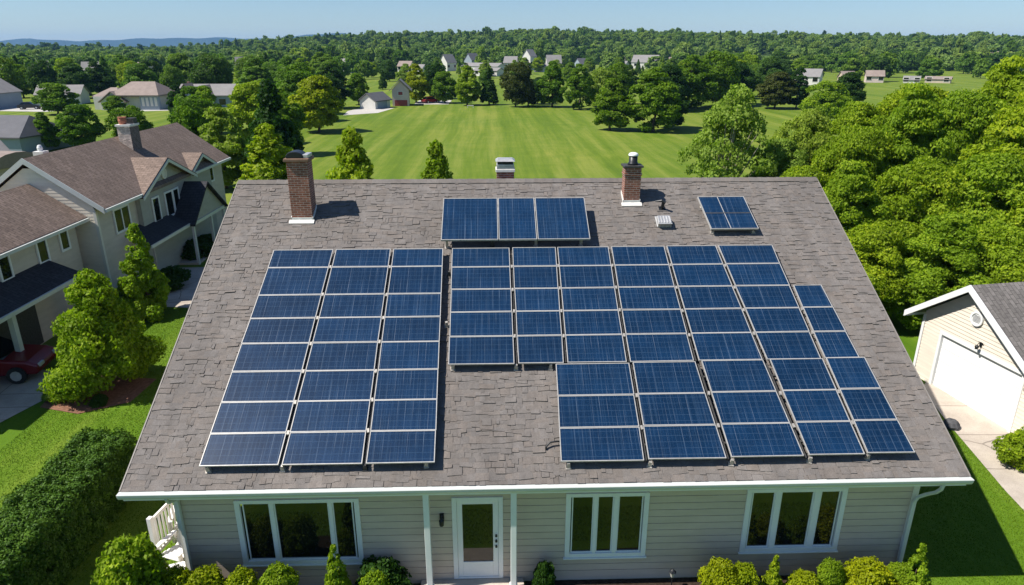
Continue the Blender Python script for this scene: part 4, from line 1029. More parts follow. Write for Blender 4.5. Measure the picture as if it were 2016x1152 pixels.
for k, x, y, h, r, tn_, lb in [
 ('shrub', -7.85, 12.0, 1.95, 0.74, 'bright', 'big round shrub left of the house corner by the white chairs'),
 ('shrub', -6.96, 12.1, 1.15, 0.44, None, 'low yellow green shrub under the left downspout'),
 ('shrub_b', -6.29, 12.05, 1.12, 0.44, None, 'yellow green shrub left below the large left window'),
 ('shrub', -5.56, 12.0, 1.14, 0.43, None, 'yellow green shrub below the left pane of the large window'),
 ('shrub_b', -4.8, 12.0, 1.10, 0.44, 'bright', 'shrub below the middle of the large left window'),
 ('shrub_cone', -3.52, 12.15, 1.8, 0.40, 'bright', 'tall pointed shrub under the right end of the large window'),
 ('shrub_dark', -2.59, 12.4, 0.92, 0.58, None, 'dark low shrub left of the left porch post'),
 ('shrub', -2.64, 11.95, 1.08, 0.36, 'bright', 'bright low shrub before the dark one by the porch'),
 ('shrub_dark', 1.1, 12.55, 0.8, 0.24, 'dark', 'thin dark plant just right of the right porch post'),
 ('shrub_b', 4.98, 12.1, 1.03, 0.38, None, 'leftmost yellow shrub of the row below the right windows'),
 ('shrub', 5.6, 12.05, 0.98, 0.38, None, 'yellow shrub between the leftmost and the tall one at right'),
 ('shrub_cone', 6.31, 12.2, 1.22, 0.28, 'bright', 'taller bright shrub under the left pane of the right window'),
 ('shrub', 6.93, 11.9, 0.85, 0.38, None, 'low yellow shrub under the middle of the right window'),
 ('shrub_b', 7.63, 12.2, 0.92, 0.28, 'bright', 'small round bright shrub under the right window end'),
 ('shrub', 8.44, 12.0, 1.03, 0.54, None, 'widest yellow shrub near the right house corner'),
 ('shrub_b', 9.1, 12.1, 0.84, 0.3, 'bright', 'green shrub beside the wide yellow one at the corner'),
 ('shrub_cone', 9.45, 12.0, 1.63, 0.42, 'bright', 'pointed green shrub standing by the right downspout')]:
    tree(k, x, y, h, r, lb, G5, 'shrub', 'shrub', tone=tn_)
tree('shrub', 15.8, 17.1, 1.15, 0.58, 'round green shrub right of the white garage door', None, 'shrub', 'shrub', tone='bright')
G6 = 'low shrubs along the left house'
for k, x, y, h, r, tn_, lb in [
 ('shrub_dark', -18.0, 40.2, 1.0, 1.0, 'dark', 'dark round shrub under the porch roof of the left house'),
 ('shrub_dark', -17.9, 41.9, 0.9, 0.9, 'dark', 'dark round shrub right of the one under the porch roof'),
 ('shrub_dark', -17.0, 34.6, 1.0, 0.9, 'dark', 'dark shrub at the shaded edge of the left path'),
 ('shrub_dark', -17.6, 31.9, 1.1, 0.9, 'dark', 'dark shrub at the foot of the pointed tree'),
 ('shrub', -15.75, 22.2, 0.42, 0.35, 'pale', 'pale little shrub at the left end of the red mulch'),
 ('shrub_dark', -14.0, 21.85, 0.35, 0.28, 'dark', 'dark little shrub on the red mulch')]:
    tree(k, x, y, h, r, lb, G6, 'shrub', 'shrub', tone=tn_)

# ------------------------------------------------------------------ houses built on one pattern
def gable(name, label, loc, rz, wd, dp, hw, hr, wall, roofm, over=0.3, windows=(), doors=(), chim=None, group=None, cat='house', hip=0.0, sid=None, garage=None):
    """ridge along local x; front is -y. windows/doors: (side, s, z0, w, h)"""
    t = empty(name, loc, rz); tag(t, label, cat, group)
    w_ = MB(); x0, x1, y0, y1 = -wd/2, wd/2, -dp/2, dp/2
    n = 5 if hip == 0 else 4
    w_.box(x0, x1, y0, y1, -0.1, hw)
    if hip == 0:
        w_.prism([(x0, y0, hw), (x0, y1, hw), (x0, 0, hr-0.06)], (wd, 0, 0))
    w_.build('wall', wall, t)
    r = MB(); k = (hr-hw)/(dp/2); e = over; ze = hw-e*k; X0, X1 = x0-e, x1+e; hp = hip
    th = 0.14
    if hip == 0:
        for s in (-1, 1):
            r.hexa([(X0, s*(dp/2+e), ze), (X1, s*(dp/2+e), ze), (X1, 0, hr), (X0, 0, hr)][::s*-1], [(X0, s*(dp/2+e), ze+th), (X1, s*(dp/2+e), ze+th), (X1, 0, hr+th), (X0, 0, hr+th)][::s*-1])
    else:
        A, B, C, D = (X0, -dp/2-e, ze), (X1, -dp/2-e, ze), (X1, dp/2+e, ze), (X0, dp/2+e, ze); P, Q = (X0+hp, 0, hr), (X1-hp, 0, hr)
        r.quad(A, B, Q, P); r.quad(C, D, P, Q); r.poly([B, C, Q]); r.poly([D, A, P]); r.box(X0, X1, -dp/2-e, dp/2+e, ze-0.16, ze-0.003)
    ro = r.build('roof', roofm, t)
    def place(side, s, z, wd_, h_, d0, d1):
        m = MB()
        if side == 'f': m.box(s-wd_/2, s+wd_/2, y0-d1, y0-d0, z, z+h_)
        if side == 'b': m.box(s-wd_/2, s+wd_/2, y1+d0, y1+d1, z, z+h_)
        if side == 'l': m.box(x0-d1, x0-d0, s-wd_/2, s+wd_/2, z, z+h_)
        if side == 'r': m.box(x1+d0, x1+d1, s-wd_/2, s+wd_/2, z, z+h_)
        return m
    for side, s, z, a, b in windows:
        f = place(side, s, z, a+0.3, b+0.3, 0.002, 0.06)
        f.xf(Matrix.Translation((0, 0, -0.15)))
        f = f.build('window', M['white_wall'], t); place(side, s, z, a, b, 0.062, 0.09).build('pane', M['glass'], f)
    for side, s, z, a, b in doors: place(side, s, z, a, b, 0.002, 0.08).build('door', M['red_paint'], t)
    if garage: place(garage[0], garage[1], 0.0, garage[2], garage[3], 0.002, 0.08).build('garage_door', M['garage_door'], t)
    if chim:
        MB().box(chim[0]-0.4, chim[0]+0.4, chim[1]-0.4, chim[1]+0.4, hw, chim[2]).build('chimney', M['brick'], ro)
    return t

# left neighbour ------------------------------------------------------------
def left_house():
    t = empty('neighbour_house', (-21.3, 36, 0)); tag(t, 'large grey beige two storey house with brown roofs at left', 'house')
    ox, oy = -21.3, 36.0
    def bld(mb, name, mat, par=t, **kw):
        mb.xf(Matrix.Translation((-ox, -oy, 0))) if par is t else mb.xf(Matrix.Translation((-ox, -oy, 0)))
        return mb.build(name, mat, par, **kw)
    XF = -18.6; XB = -24.0; Y0, Y1 = 31.9, 47.6; ZEV, XRD, ZRD = 4.72, -21.3, 7.05
    k = (ZRD-ZEV)/(XF+0.5-XRD)
    wl = MB()
    siding(wl, (XF, 0, 0), (0, 1, 0), (1, 0, 0), lambda z: Y0, lambda z: Y1, 0.0, 4.9, (), 0.16, 0.018)
    def gx(z): return 0 if z <= 4.9 else (z-4.9)/k
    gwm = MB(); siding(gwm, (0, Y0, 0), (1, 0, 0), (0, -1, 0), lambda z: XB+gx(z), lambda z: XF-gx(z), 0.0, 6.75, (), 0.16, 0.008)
    wl.box(XB, XF-0.01, Y0+0.01, Y1, 0, 4.7)
    bld(wl, 'wall', M['siding_tan']); bld(gwm, 'gable_wall', M['siding_sunlit'])
    tb = MB().box(XF-0.1, XF+0.035, Y0-0.05, Y0+0.1, 0.0, 4.72); bld(tb, 'corner_board', M['cream_trim'])
    # main roof, east slope and west slope, with rake boards
    def slope(mb, xa, za, xb, zb, ya, yb, th=0.16):
        p = [(xa, ya, za), (xa, yb, za), (xb, yb, zb), (xb, ya, zb)]
        if xa > xb: pass
        else: p = p[::-1]
        mb.hexa(p, [(q[0], q[1], q[2]+th) for q in p])
    rf = MB(); slope(rf, XF+0.5, ZEV, XRD, ZRD, 31.78, 48.0); slope(rf, 2*XRD-XF-0.5, ZEV, XRD, ZRD, 31.78, 48.0)
    roof = bld(rf, 'roof', M['shingle_brown'])
    rk = MB()
    for sx in (1, -1):
        xa = XRD+sx*(XF+0.5-XRD)
        p = [(xa, 31.74, ZEV-0.08), (xa, 31.775, ZEV-0.08), (XRD, 31.775, ZRD-0.08), (XRD, 31.74, ZRD-0.08)]
        if sx < 0: p = p[::-1]
        rk.hexa(p, [(q[0], q[1], q[2]+0.27) for q in p]); bld(rk, 'bargeboard', M['gutter']); rk = MB()
    rk.box(XF+0.5, XF+0.6, 31.78, 36.0, ZEV-0.02, ZEV+0.13); bld(rk, 'gutter', M['gutter']); rk = MB(); rk.box(XF+0.5, XF+0.6, 42.0, 48.0, ZEV-0.02, ZEV+0.13)
    bld(rk, 'gutter', M['gutter'])
    # front cross gables
    def cross(yc, hw_, zr, x_front, zev, mat, name='dormer', vent=True, depth=None):
        kk = (zr-zev)/hw_
        xin = XRD + (ZRD-zr)/k if zr < ZRD else XRD
        wm = MB()
        siding(wm, (x_front, 0, 0), (0, 1, 0), (1, 0, 0), lambda z: yc-(hw_-0.35) if z < zev else yc-(zr-z)/kk+0.05, lambda z: yc+(hw_-0.35) if z < zev else yc+(zr-z)/kk-0.05, 2.6 if zev > 4 else 0.0, zr-0.1, (), 0.16, 0.018)
        wm.box(XF-0.3, x_front-0.005, yc-hw_+0.36, yc+hw_-0.36, 0.02, zev)
        wp = bld(wm, name, M['siding_grey'])
        rm_ = MB()
        for s in (-1, 1):
            a = [(x_front+0.4, yc+s*hw_, zev), (XRD+(ZRD-zev)/k-0.3, yc+s*hw_, zev), (xin-0.5, yc, zr), (x_front+0.4, yc, zr)]
            if s > 0: a = a[::-1]
            rm_.hexa(a, [(q[0], q[1], q[2]+0.15) for q in a])
        rr = bld(rm_, 'dormer_roof', mat, wp)
        fm = MB()
        for s in (-1, 1):
            a = [(x_front+0.402, yc+s*hw_, zev-0.1), (x_front+0.44, yc+s*hw_, zev-0.1), (x_front+0.44, yc, zr-0.1), (x_front+0.402, yc, zr-0.1)]
            if s < 0: a = a[::-1]
            fm.hexa(a, [(q[0], q[1], q[2]+0.17) for q in a])
        bld(fm, 'bargeboard', M['gutter'], wp)
        if vent:
            v = MB(); v.lathe([(0.0, 0), (0.3, 0), (0.3, 0.06), (0.22, 0.06), (0.22, 0.03), (0, 0.03)], (0, 0, 0), 20)
            v.xf(Matrix.Translation((x_front+0.02, yc, zr-0.75)) @ Matrix.Rotation(math.pi/2, 4, 'Y')); bld(v, 'gable_vent', M['cream_trim'], wp)
        return wp
    cross(38.6, 3.4, 6.1, -18.35, 4.62, M['shingle_brown'])
    cross(43.6, 2.1, 5.65, -18.5, 4.72, M['shingle_brown'], 'dormer', False)
    # windows on the facade: (y, z0, width, height)
    def win(y, z, a, b, x=XF, parts=1):
        f = MB(); f.box(x+0.02, x+0.075, y-a/2-0.1, y-a/2, z-0.1, z+b+0.1); f.box(x+0.02, x+0.075, y+a/2, y+a/2+0.1, z-0.1, z+b+0.1)
        f.box(x+0.02, x+0.075, y-a/2, y+a/2, z-0.1, z); f.box(x+0.02, x+0.075, y-a/2, y+a/2, z+b, z+b+0.1)
        if parts > 1:
            for i in range(1, parts): f.box(x+0.02, x+0.07, y-a/2+a*i/parts-0.04, y-a/2+a*i/parts+0.04, z, z+b)
        f = bld(f, 'window', M['white'])
        for i in range(parts):
            g0 = y-a/2+a*i/parts+(0.04 if i else 0); g1 = y-a/2+a*(i+1)/parts-(0.04 if i < parts-1 else 0)
            bld(MB().box(x+0.022, x+0.045, g0, g1, z, z+b), 'pane', M['glass_far'], f)
    win(34.0, 3.35, 1.35, 1.05, XF, 2)
    win(37.1, 3.05, 0.65, 1.2, -18.35); win(38.7, 3.0, 0.8, 1.25, -18.35); win(39.6, 3.0, 0.6, 1.25, -18.35)
    win(45.6, 3.7, 0.6, 0.8); win(42.6, 3.6, 0.9, 1.0)
    win(37.95, 1.2, 0.75, 0.9, -18.6); win(35.1, 1.4, 0.8, 0.85, -18.6)
    # porch roof over the entrance
    pr = MB(); p = [(-17.3, 33.8, 2.45), (-17.3, 38.5, 2.45), (-18.58, 38.5, 3.1), (-18.58, 34.8, 3.1)]
    pr.hexa(p, [(q[0], q[1], q[2]+0.1) for q in p]); bld(pr, 'porch_roof', M['shingle_dark'])
    bld(MB().box(-17.3, -17.24, 33.8, 38.5, 2.36, 2.52), 'porch_gutter', M['gutter'])
    bld(MB().box(-18.58, -18.5, 36.0, 36.9, 0.05, 2.1), 'door', M['rail'])
    bld(MB().box(-17.42, -17.32, 34.1, 34.2, 0.0, 2.42), 'porch_post', M['siding_grey'])
        # gabled porch farther along
    gw = MB(); yc, hw_, zr, zev, xf_ = 41.0, 2.4, 4.35, 2.5, -17.2
    siding(gw, (xf_, 0, 0), (0, 1, 0), (1, 0, 0), lambda z: yc-(zr-z)/((zr-zev)/hw_), lambda z: yc+(zr-z)/((zr-zev)/hw_), zev, zr-0.08, (), 0.16, 0.018)
    pg = bld(gw, 'gabled_porch', M['siding_grey'])
    gr = MB()
    for s in (-1, 1):
        a = [(xf_+0.25, yc+s*(hw_+0.2), zev-0.15), (XF, yc+s*(hw_+0.2), zev-0.15), (XF, yc, zr), (xf_+0.25, yc, zr)]
        if s > 0: a = a[::-1]
        gr.hexa(a, [(q[0], q[1], q[2]+0.12) for q in a])
    bld(gr, 'porch_roof', M['shingle_dark'], pg)
    bld(MB().box(xf_-0.05, xf_+0.08, yc-hw_, yc+hw_, zev-0.18, zev), 'beam', M['gutter'], pg)
    for y in (yc-hw_+0.1, yc+0.3, yc+hw_-0.1): bld(MB().box(xf_-0.08, xf_+0.06, y-0.08, y+0.08, 0, zev-0.18), 'porch_post', M['gutter'], pg)
    bld(MB().box(XF+0.02, XF+0.08, 41.4, 42.3, 0.05, 2.1), 'door', M['cream_trim'], pg)
    bld(MB().box(XF, xf_, yc-hw_, yc+hw_, 0.0, 0.12), 'porch_slab', M['concrete'], pg)
    # chimney on the ridge
    ch = MB().box(-21.0, -20.3, 39.7, 40.7, 5.6, 7.8); ch = bld(ch, 'chimney', M['brick_tan'])
    bld(MB().box(-20.299, -20.27, 39.72, 40.68, 5.6, 7.75), 'stack_shade', M['brick_shaded'], ch)  # thin dark overlay: painted shade on the stack face turned from the sun
    bld(MB().box(-21.06, -20.24, 39.64, 40.76, 7.8, 7.9), 'cap', M['flash'], ch)
    bld(MB().lathe([(0.18, 0), (0.22, 0.2), (0.2, 0.35), (0.24, 0.4), (0.1, 0.4)], (-20.75, 39.95, 7.901), 12), 'chimney_pot', M['terracotta'], ch)
    bld(MB().box(-20.7, -20.3, 40.25, 40.7, 7.901, 8.2), 'chimney_pot', M['rail'], ch)
    ch2 = MB().box(-23.2, -22.7, 35.5, 36.0, 4.8, 7.0); ch2 = bld(ch2, 'chimney', M['flash'])
    bld(MB().lathe([(0.0, 0.0), (0.11, 0), (0.13, 0.18), (0.08, 0.3), (0, 0.32)], (-22.95, 35.75, 7.001), 12), 'cowl', M['white'], ch2)
    # lower wing towards the camera
    WXF = -19.35; wy0, wy1 = 20.0, 31.85; zev, xr, zr = 4.32, -21.35, 5.9; kk = (zr-zev)/(WXF+0.35-xr)
    ww = MB(); siding(ww, (WXF, 0, 0), (0, 1, 0), (1, 0, 0), lambda z: wy0, lambda z: 31.3, 0, 4.45, (), 0.16, 0.018)
    siding(ww, (WXF-0.5, 0, 0), (0, 1, 0), (1, 0, 0), lambda z: 31.3, lambda z: 31.9, 0, 4.3, (), 0.16, 0.018)
    ww.box(-23.4, WXF-0.51, wy0, 31.85, 0, 4.3); ww.box(WXF-0.5, WXF-0.01, wy0, 31.3, 0, 4.3)
    wing = bld(ww, 'wing', M['siding_tan'])
    r2 = MB(); slope(r2, WXF+0.35, zev, xr, zr, 19.6, wy1); slope(r2, 2*xr-WXF-0.35, zev, xr, zr, 19.6, wy1)
    bld(r2, 'wing_roof', M['shingle_brown'], wing)
    bld(MB().box(WXF+0.35, WXF+0.45, 19.6, wy1, zev-0.02, zev+0.12), 'gutter', M['gutter'], wing)
    win(28.7, 3.3, 0.55, 0.85, WXF); win(30.3, 3.4, 0.5, 0.75, WXF); win(26.3, 3.3, 0.55, 0.85, WXF)
    bld(MB().box(WXF-0.5+0.02, WXF-0.42, 31.35, 31.8, 0.3, 2.2), 'door', M['rail'], wing)
    p3 = MB(); p = [(-18.15, 19.6, 2.5), (-18.15, 29.2, 2.5), (WXF, 28.9, 3.2), (WXF, 19.6, 3.2)]
    p3.hexa(p, [(q[0], q[1], q[2]+0.1) for q in p]); bld(p3, 'porch_roof', M['shingle_dark'], wing)
    bld(MB().box(-18.15, -18.06, 19.6, 29.2, 2.42, 2.58), 'porch_gutter', M['gutter'], wing)
    for y in (21.0, 24.6, 28.6): bld(MB().box(-18.42, -18.22, y-0.11, y+0.11, 0, 2.48), 'porch_post', M['gutter'], wing)
    bld(MB().box(WXF+0.02, WXF+0.06, 24.9, 27.4, 0.05, 2.3), 'door', M['rail'], wing)
left_house()

# garage --------------------------------------------------------------------
def garage():
    a = math.atan2(-0.989, 0.149)                              # local +x runs along the face, to the viewer's right
    t = empty('garage', (16.73, 20.75, 0), a); tag(t, 'cream sided garage with a wide white door at right', 'garage')
    # local: x along face, y = depth away from the viewer
    pk, zp, sl_, sr_ = -0.72, 4.12, -2.72, 2.35; kl = 0.74; kr = 0.66
    w = MB()
    siding(w, (0, 0, 0), (1, 0, 0), (0, -1, 0), lambda z: max(sl_, pk-(zp-z)/kl), lambda z: min(sr_, pk+(zp-z)/kr), 0.0, zp-0.12, [(-1.86, 1.74, 0, 2.15)], 0.135, 0.022)
    w.box(sl_, sl_+0.02, 0.0, 7, 0, zp-(pk-sl_)*kl); w.box(sr_-0.02, sr_, 0, 7, 0, zp-(sr_-pk)*kr)
    w.build('wall', M['siding_cream'], t)
    MB().box(sl_-0.03, sl_+0.08, -0.05, -0.026, 0, 2.5).build('corner_board', M['white'], t)
    r = MB(); e = 0.36
    xl, zl = sl_-0.55, zp-(pk-sl_+0.55)*kl+0.1; xr, zr = sr_+0.5, zp-(sr_+0.5-pk)*kr+0.1
    r.hexa([(xl, -e, zl), (pk, -e, zp+0.1), (pk, 7.3, zp+0.1), (xl, 7.3, zl)], [(xl, -e, zl+.12), (pk, -e, zp+.22), (pk, 7.3, zp+.22), (xl, 7.3, zl+.12)])
    r.hexa([(pk, -e, zp+0.1), (xr, -e, zr), (xr, 7.3, zr), (pk, 7.3, zp+0.1)], [(pk, -e, zp+.22), (xr, -e, zr+.12), (xr, 7.3, zr+.12), (pk, 7.3, zp+.22)])
    r.build('roof', M['shingle_grey'], t)
    f = MB()
    f.hexa([(xl-.05, -e-.05, zl-.12), (pk, -e-.05, zp-.02), (pk, -e-.003, zp-.02), (xl-.05, -e-.003, zl-.12)], [(xl-.05, -e-.05, zl+.12), (pk, -e-.05, zp+.23), (pk, -e-.003, zp+.23), (xl-.05, -e-.003, zl+.12)])
    f.hexa([(pk+.001, -e-.05, zp-.02), (xr, -e-.05, zr-.14), (xr, -e-.003, zr-.14), (pk+.001, -e-.003, zp-.02)], [(pk+.001, -e-.05, zp+.23), (xr, -e-.05, zr+.12), (xr, -e-.003, zr+.12), (pk+.001, -e-.003, zp+.23)])
    f.box(xl-.09, xl-.003, -e, 7.3, zl-.1, zl+.1)
    f.build('bargeboard', M['white'], t)
    d = MB()
    for k in range(4): d.box(-1.74, 1.62, 0.05, 0.10, 0.01+k*0.51, 0.505+k*0.51)
    d.build('garage_door', M['garage_door'], t, bevel=0.006)
    tf = MB(); tf.box(-1.86, -1.745, -0.045, 0.1, 0, 2.17); tf.box(1.625, 1.74, -0.045, 0.1, 0, 2.17); tf.box(-1.745, 1.625, -0.045, 0.1, 2.055, 2.17)
    tf.build('door_trim', M['white'], t, bevel=0.005)
    v = MB().lathe([(0.0, 0.0), (0.26, 0.0), (0.26, 0.06), (0.19, 0.06), (0.19, 0.03), (0.0, 0.03)], (0, 0, 0), 24); v.xf(Matrix.Translation((-0.48, -0.024, 3.18)) @ Matrix.Rotation(math.pi/2, 4, 'X'))
    v = v.build('gable_vent', M['white'], t)
    lv = MB()
    for k in range(6): lv.box(-0.64, -0.32, -0.065, -0.055, 3.05+k*0.045, 3.075+k*0.045)
    lv.build('louvre', M['galv'], v)
    for x, z in ((-0.1, 2.3), (1.98, 1.75)):
        m = MB().box(x-0.05, x+0.05, -0.05, -0.024, z, z+0.16).tube([(x, -0.05, z+0.1), (x, -0.14, z+0.14), (x, -0.18, z+0.05)], 0.012, 6).lathe([(0.0, 0.05), (0.07, -0.02), (0.05, -0.12), (0, -0.13)], (x, -0.18, z+0.05), 10)
        m.box(x-0.1, x+0.1, -0.06, -0.05, z+0.13, z+0.16)
        m.build('wall_lamp', M['black_metal'], t)
garage()

# houses around the left lawn -------------------------------------------------
GV = 'houses of the village beyond the field'
gable('house', 'pale blue gabled house cut by the left edge of the photo', (-107.5, 152, 0), R_(90), 12, 9.5, 3.2, 6.3, M['blue_wall'], M['roof_pale'], windows=[('l', 0.0, 0.6, 1.8, 1.6), ('l', 2.8, 1.6, 0.9, 0.8)], cat='house')
gable('house', 'small grey roofed house half hidden behind the pale drive', (-98, 165, 0), 0.2, 9, 6, 2.2, 4.0, M['white_wall'], M['roof_pale'], cat='house')
def left_lawn_houses():
    t = empty('house', (-74, 152, 0)); t.scale = (0.86, 0.86, 0.86); tag(t, 'tan roofed house with a white arched gable on the left lawn', 'house')
    w = MB().box(-9, 6, -5, 5, -0.1, 3.0); w.build('wall', M['white_wall'], t)
    w2 = MB().box(2.5, 6.8, -6.2, -5.003, -0.1, 3.4); w2.build('bay', M['blue_wall'], t)
    def hipr(x0, x1, y0, y1, z0, zr, hp, mat, name='roof'):
        ym = (y0+y1)/2; A, B, C, D = (x0, y0, z0), (x1, y0, z0), (x1, y1, z0), (x0, y1, z0); P, Q = (x0+hp, ym, zr), (x1-hp, ym, zr)
        m = MB().quad(A, B, Q, P).quad(C, D, P, Q).poly([B, C, Q]).poly([D, A, P]).box(x0, x1, y0, y1, z0-0.25, z0-0.004); return m.build(name, mat, t)
    hipr(-4.5, 7.2, -6.6, 5.4, 3.45, 6.3, 3.0, M['roof_brown']); hipr(-9.5, -3.0, -4.5, 4.5, 3.1, 4.9, 2.5, M['roof_brown'])
    gm = MB(); gm.prism([(-6.6, -6.4, -0.1), (-1.2, -6.4, -0.1), (-1.2, -6.4, 2.0), (-3.9, -6.4, 4.0), (-6.6, -6.4, 2.0)], (0, 3.2, 0)); gw = gm.build('gable', M['white_wall'], t)
    gr = MB()
    for s in (-1, 1):
        a = [(-3.9+s*3.2, -6.8, 1.75), (-3.9+s*3.2, -2.8, 1.75), (-3.9, -2.8, 4.15), (-3.9, -6.8, 4.15)]
        if s < 0: a = a[::-1]
        gr.hexa(a, [(q[0], q[1], q[2]+0.2) for q in a])
    gr.build('roof', M['roof_brown'], gw)
    arch = MB(); pts = [(-5.2, 0, 0.1), (-2.8, 0, 0.1)] + [(-4.0+1.2*math.cos(a), 0, 1.5+1.2*math.sin(a)) for a in np.linspace(0, math.pi, 9)]
    arch.prism([(p[0], -6.46, p[2]) for p in pts], (0, 0.05, 0)); arch.build('window', M['glass'], gw)
    for k in range(4): MB().box(2.9+k*1.0, 3.5+k*1.0, -6.26, -6.21, 0.9, 2.9).build('window', M['white_wall'], t)
    b = empty('house', (-61.5, 157, 0)); b.scale = (0.85, 0.85, 0.85); tag(b, 'blue grey house with several steep gables and a dark red door', 'house')
    MB().box(-6, 7.5, -4, 4, -0.1, 2.8).build('wall', M['blue_wall'], b)
    m = MB()
    for s in (-1, 1):
        a = [(-7, s*4.4, 2.7), (8, s*4.4, 2.7), (8, 0, 5.3), (-7, 0, 5.3)][::-s]
        m.hexa(a, [(q[0], q[1], q[2]+0.2) for q in a])
    m.build('roof', M['roof_pale'], b)
    for x, hw_, zz in ((-4.2, 2.4, 5.6), (0.4, 2.2, 5.2)):
        g_ = MB().prism([(x-hw_, -4.8, 0), (x+hw_, -4.8, 0), (x+hw_, -4.8, 2.7), (x, -4.8, zz-.2), (x-hw_, -4.8, 2.7)], (0, 0.78, 0)).build('gable', M['blue_wall'], b)
        r_ = MB()
        for s in (-1, 1):
            a = [(x+s*(hw_+.3), -5.1, 2.5), (x+s*(hw_+.3), 0, 2.5), (x, 0, zz), (x, -5.1, zz)]
            if s < 0: a = a[::-1]
            r_.hexa(a, [(q[0], q[1], q[2]+0.2) for q in a])
        r_.build('roof', M['roof_brown'], g_)
    MB().box(-2.0, -0.6, -4.06, -4.003, 0, 2.0).build('door', M['red_paint'], b)
    MB().box(3.6, 5.2, -4.06, -4.003, 0.6, 2.0).build('window', M['glass'], b)
    MB().box(-5.9, -5.3, 1, 1.6, 3.5, 6.0).build('chimney', M['brick'], b)
left_lawn_houses()
gable('house', 'dark roofed low house at the left edge above the barn', (-61.5, 88.5, 0), R_(-8), 13, 8.5, 2.2, 4.2, M['blue_wall'], M['roof_slate'], hip=2.0)
def barn():
    t = empty('shed', (-46.5, 64, 0), R_(-12)); tag(t, 'pale shed with a curved brown roof beside the left house', 'shed')
    MB().box(-4.5, 3.5, -2.5, 2.5, -0.1, 2.0).build('wall', M['tan_wall'], t)
    r = MB(); pts = [(0, 2.9*math.cos(a), 1.9+1.25*math.sin(a)) for a in np.linspace(0, math.pi, 9)]
    r.prism([(-4.8, p[1], p[2]) for p in pts], (8.6, 0, 0)); r.build('roof', M['roof_brown'], t)
    MB().box(-1.2, 0.6, -2.6, -2.503, 0, 1.7).build('door', M['rail'], t)
    MB().box(-3.6, -2.2, -2.58, -2.503, 0.7, 1.5).build('window', M['white_wall'], t)
barn()
gable('house', 'small low house with a pale gable below the dark roofed house', (-52.5, 70, 0), R_(60), 6, 4.5, 1.8, 3.3, M['tan_wall'], M['roof_pale'])

# small house at the end of the field
def field_house():
    t = empty('house', (-20.0, 158, 0), R_(5)); t.scale = (0.82, 0.82, 0.84); tag(t, 'small grey roofed pink house at the left of the field end', 'house')
    MB().prism([(-2.2, -3, -0.1), (2.2, -3, -0.1), (2.2, -3, 4.2), (0, -3, 6.3), (-2.2, -3, 4.2)], (0, 7, 0)).build('wall', M['pink_wall'], t)
    r = MB()
    for s in (-1, 1):
        a = [(s*3.0, -3.6, 3.7), (s*3.0, 4.4, 3.7), (0, 4.4, 6.5), (0, -3.6, 6.5)]
        if s < 0: a = a[::-1]
        r.hexa(a, [(q[0], q[1], q[2]+0.2) for q in a])
    r.build('roof', M['roof_pale'], t)
    f = MB().box(-0.8, 0.8, -3.08, -3.003, 2.6, 3.8).build('window', M['white_wall'], t); MB().box(-0.55, 0.55, -3.12, -3.083, 2.8, 3.6).build('pane', M['red_paint'], f)
    MB().box(-1.6, 1.7, -3.07, -3.003, 0.0, 1.5).build('garage_door', M['red_paint'], t)
    t2 = empty('garage', (-24.6, 150.5, 0), R_(-25)); t2.scale = (0.8, 0.8, 0.85); tag(t2, 'low pale annex with a slate roof before the pink house', 'garage')
    MB().prism([(-2.4, -3.5, -0.1), (2.4, -3.5, -0.1), (2.4, -3.5, 2.1), (0, -3.5, 3.5), (-2.4, -3.5, 2.1)], (0, 7, 0)).build('wall', M['white_wall'], t2)
    r = MB()
    for s in (-1, 1):
        a = [(s*2.9, -3.9, 1.75), (s*2.9, 3.9, 1.75), (0, 3.9, 3.6), (0, -3.9, 3.6)]
        if s < 0: a = a[::-1]
        r.hexa(a, [(q[0], q[1], q[2]+0.2) for q in a])
    r.build('roof', M['roof_slate'], t2)
    MB().box(2.403, 2.46, -2.5, 2.0, 0.0, 1.9).build('garage_door', M['blue_wall'], t2)
field_house()

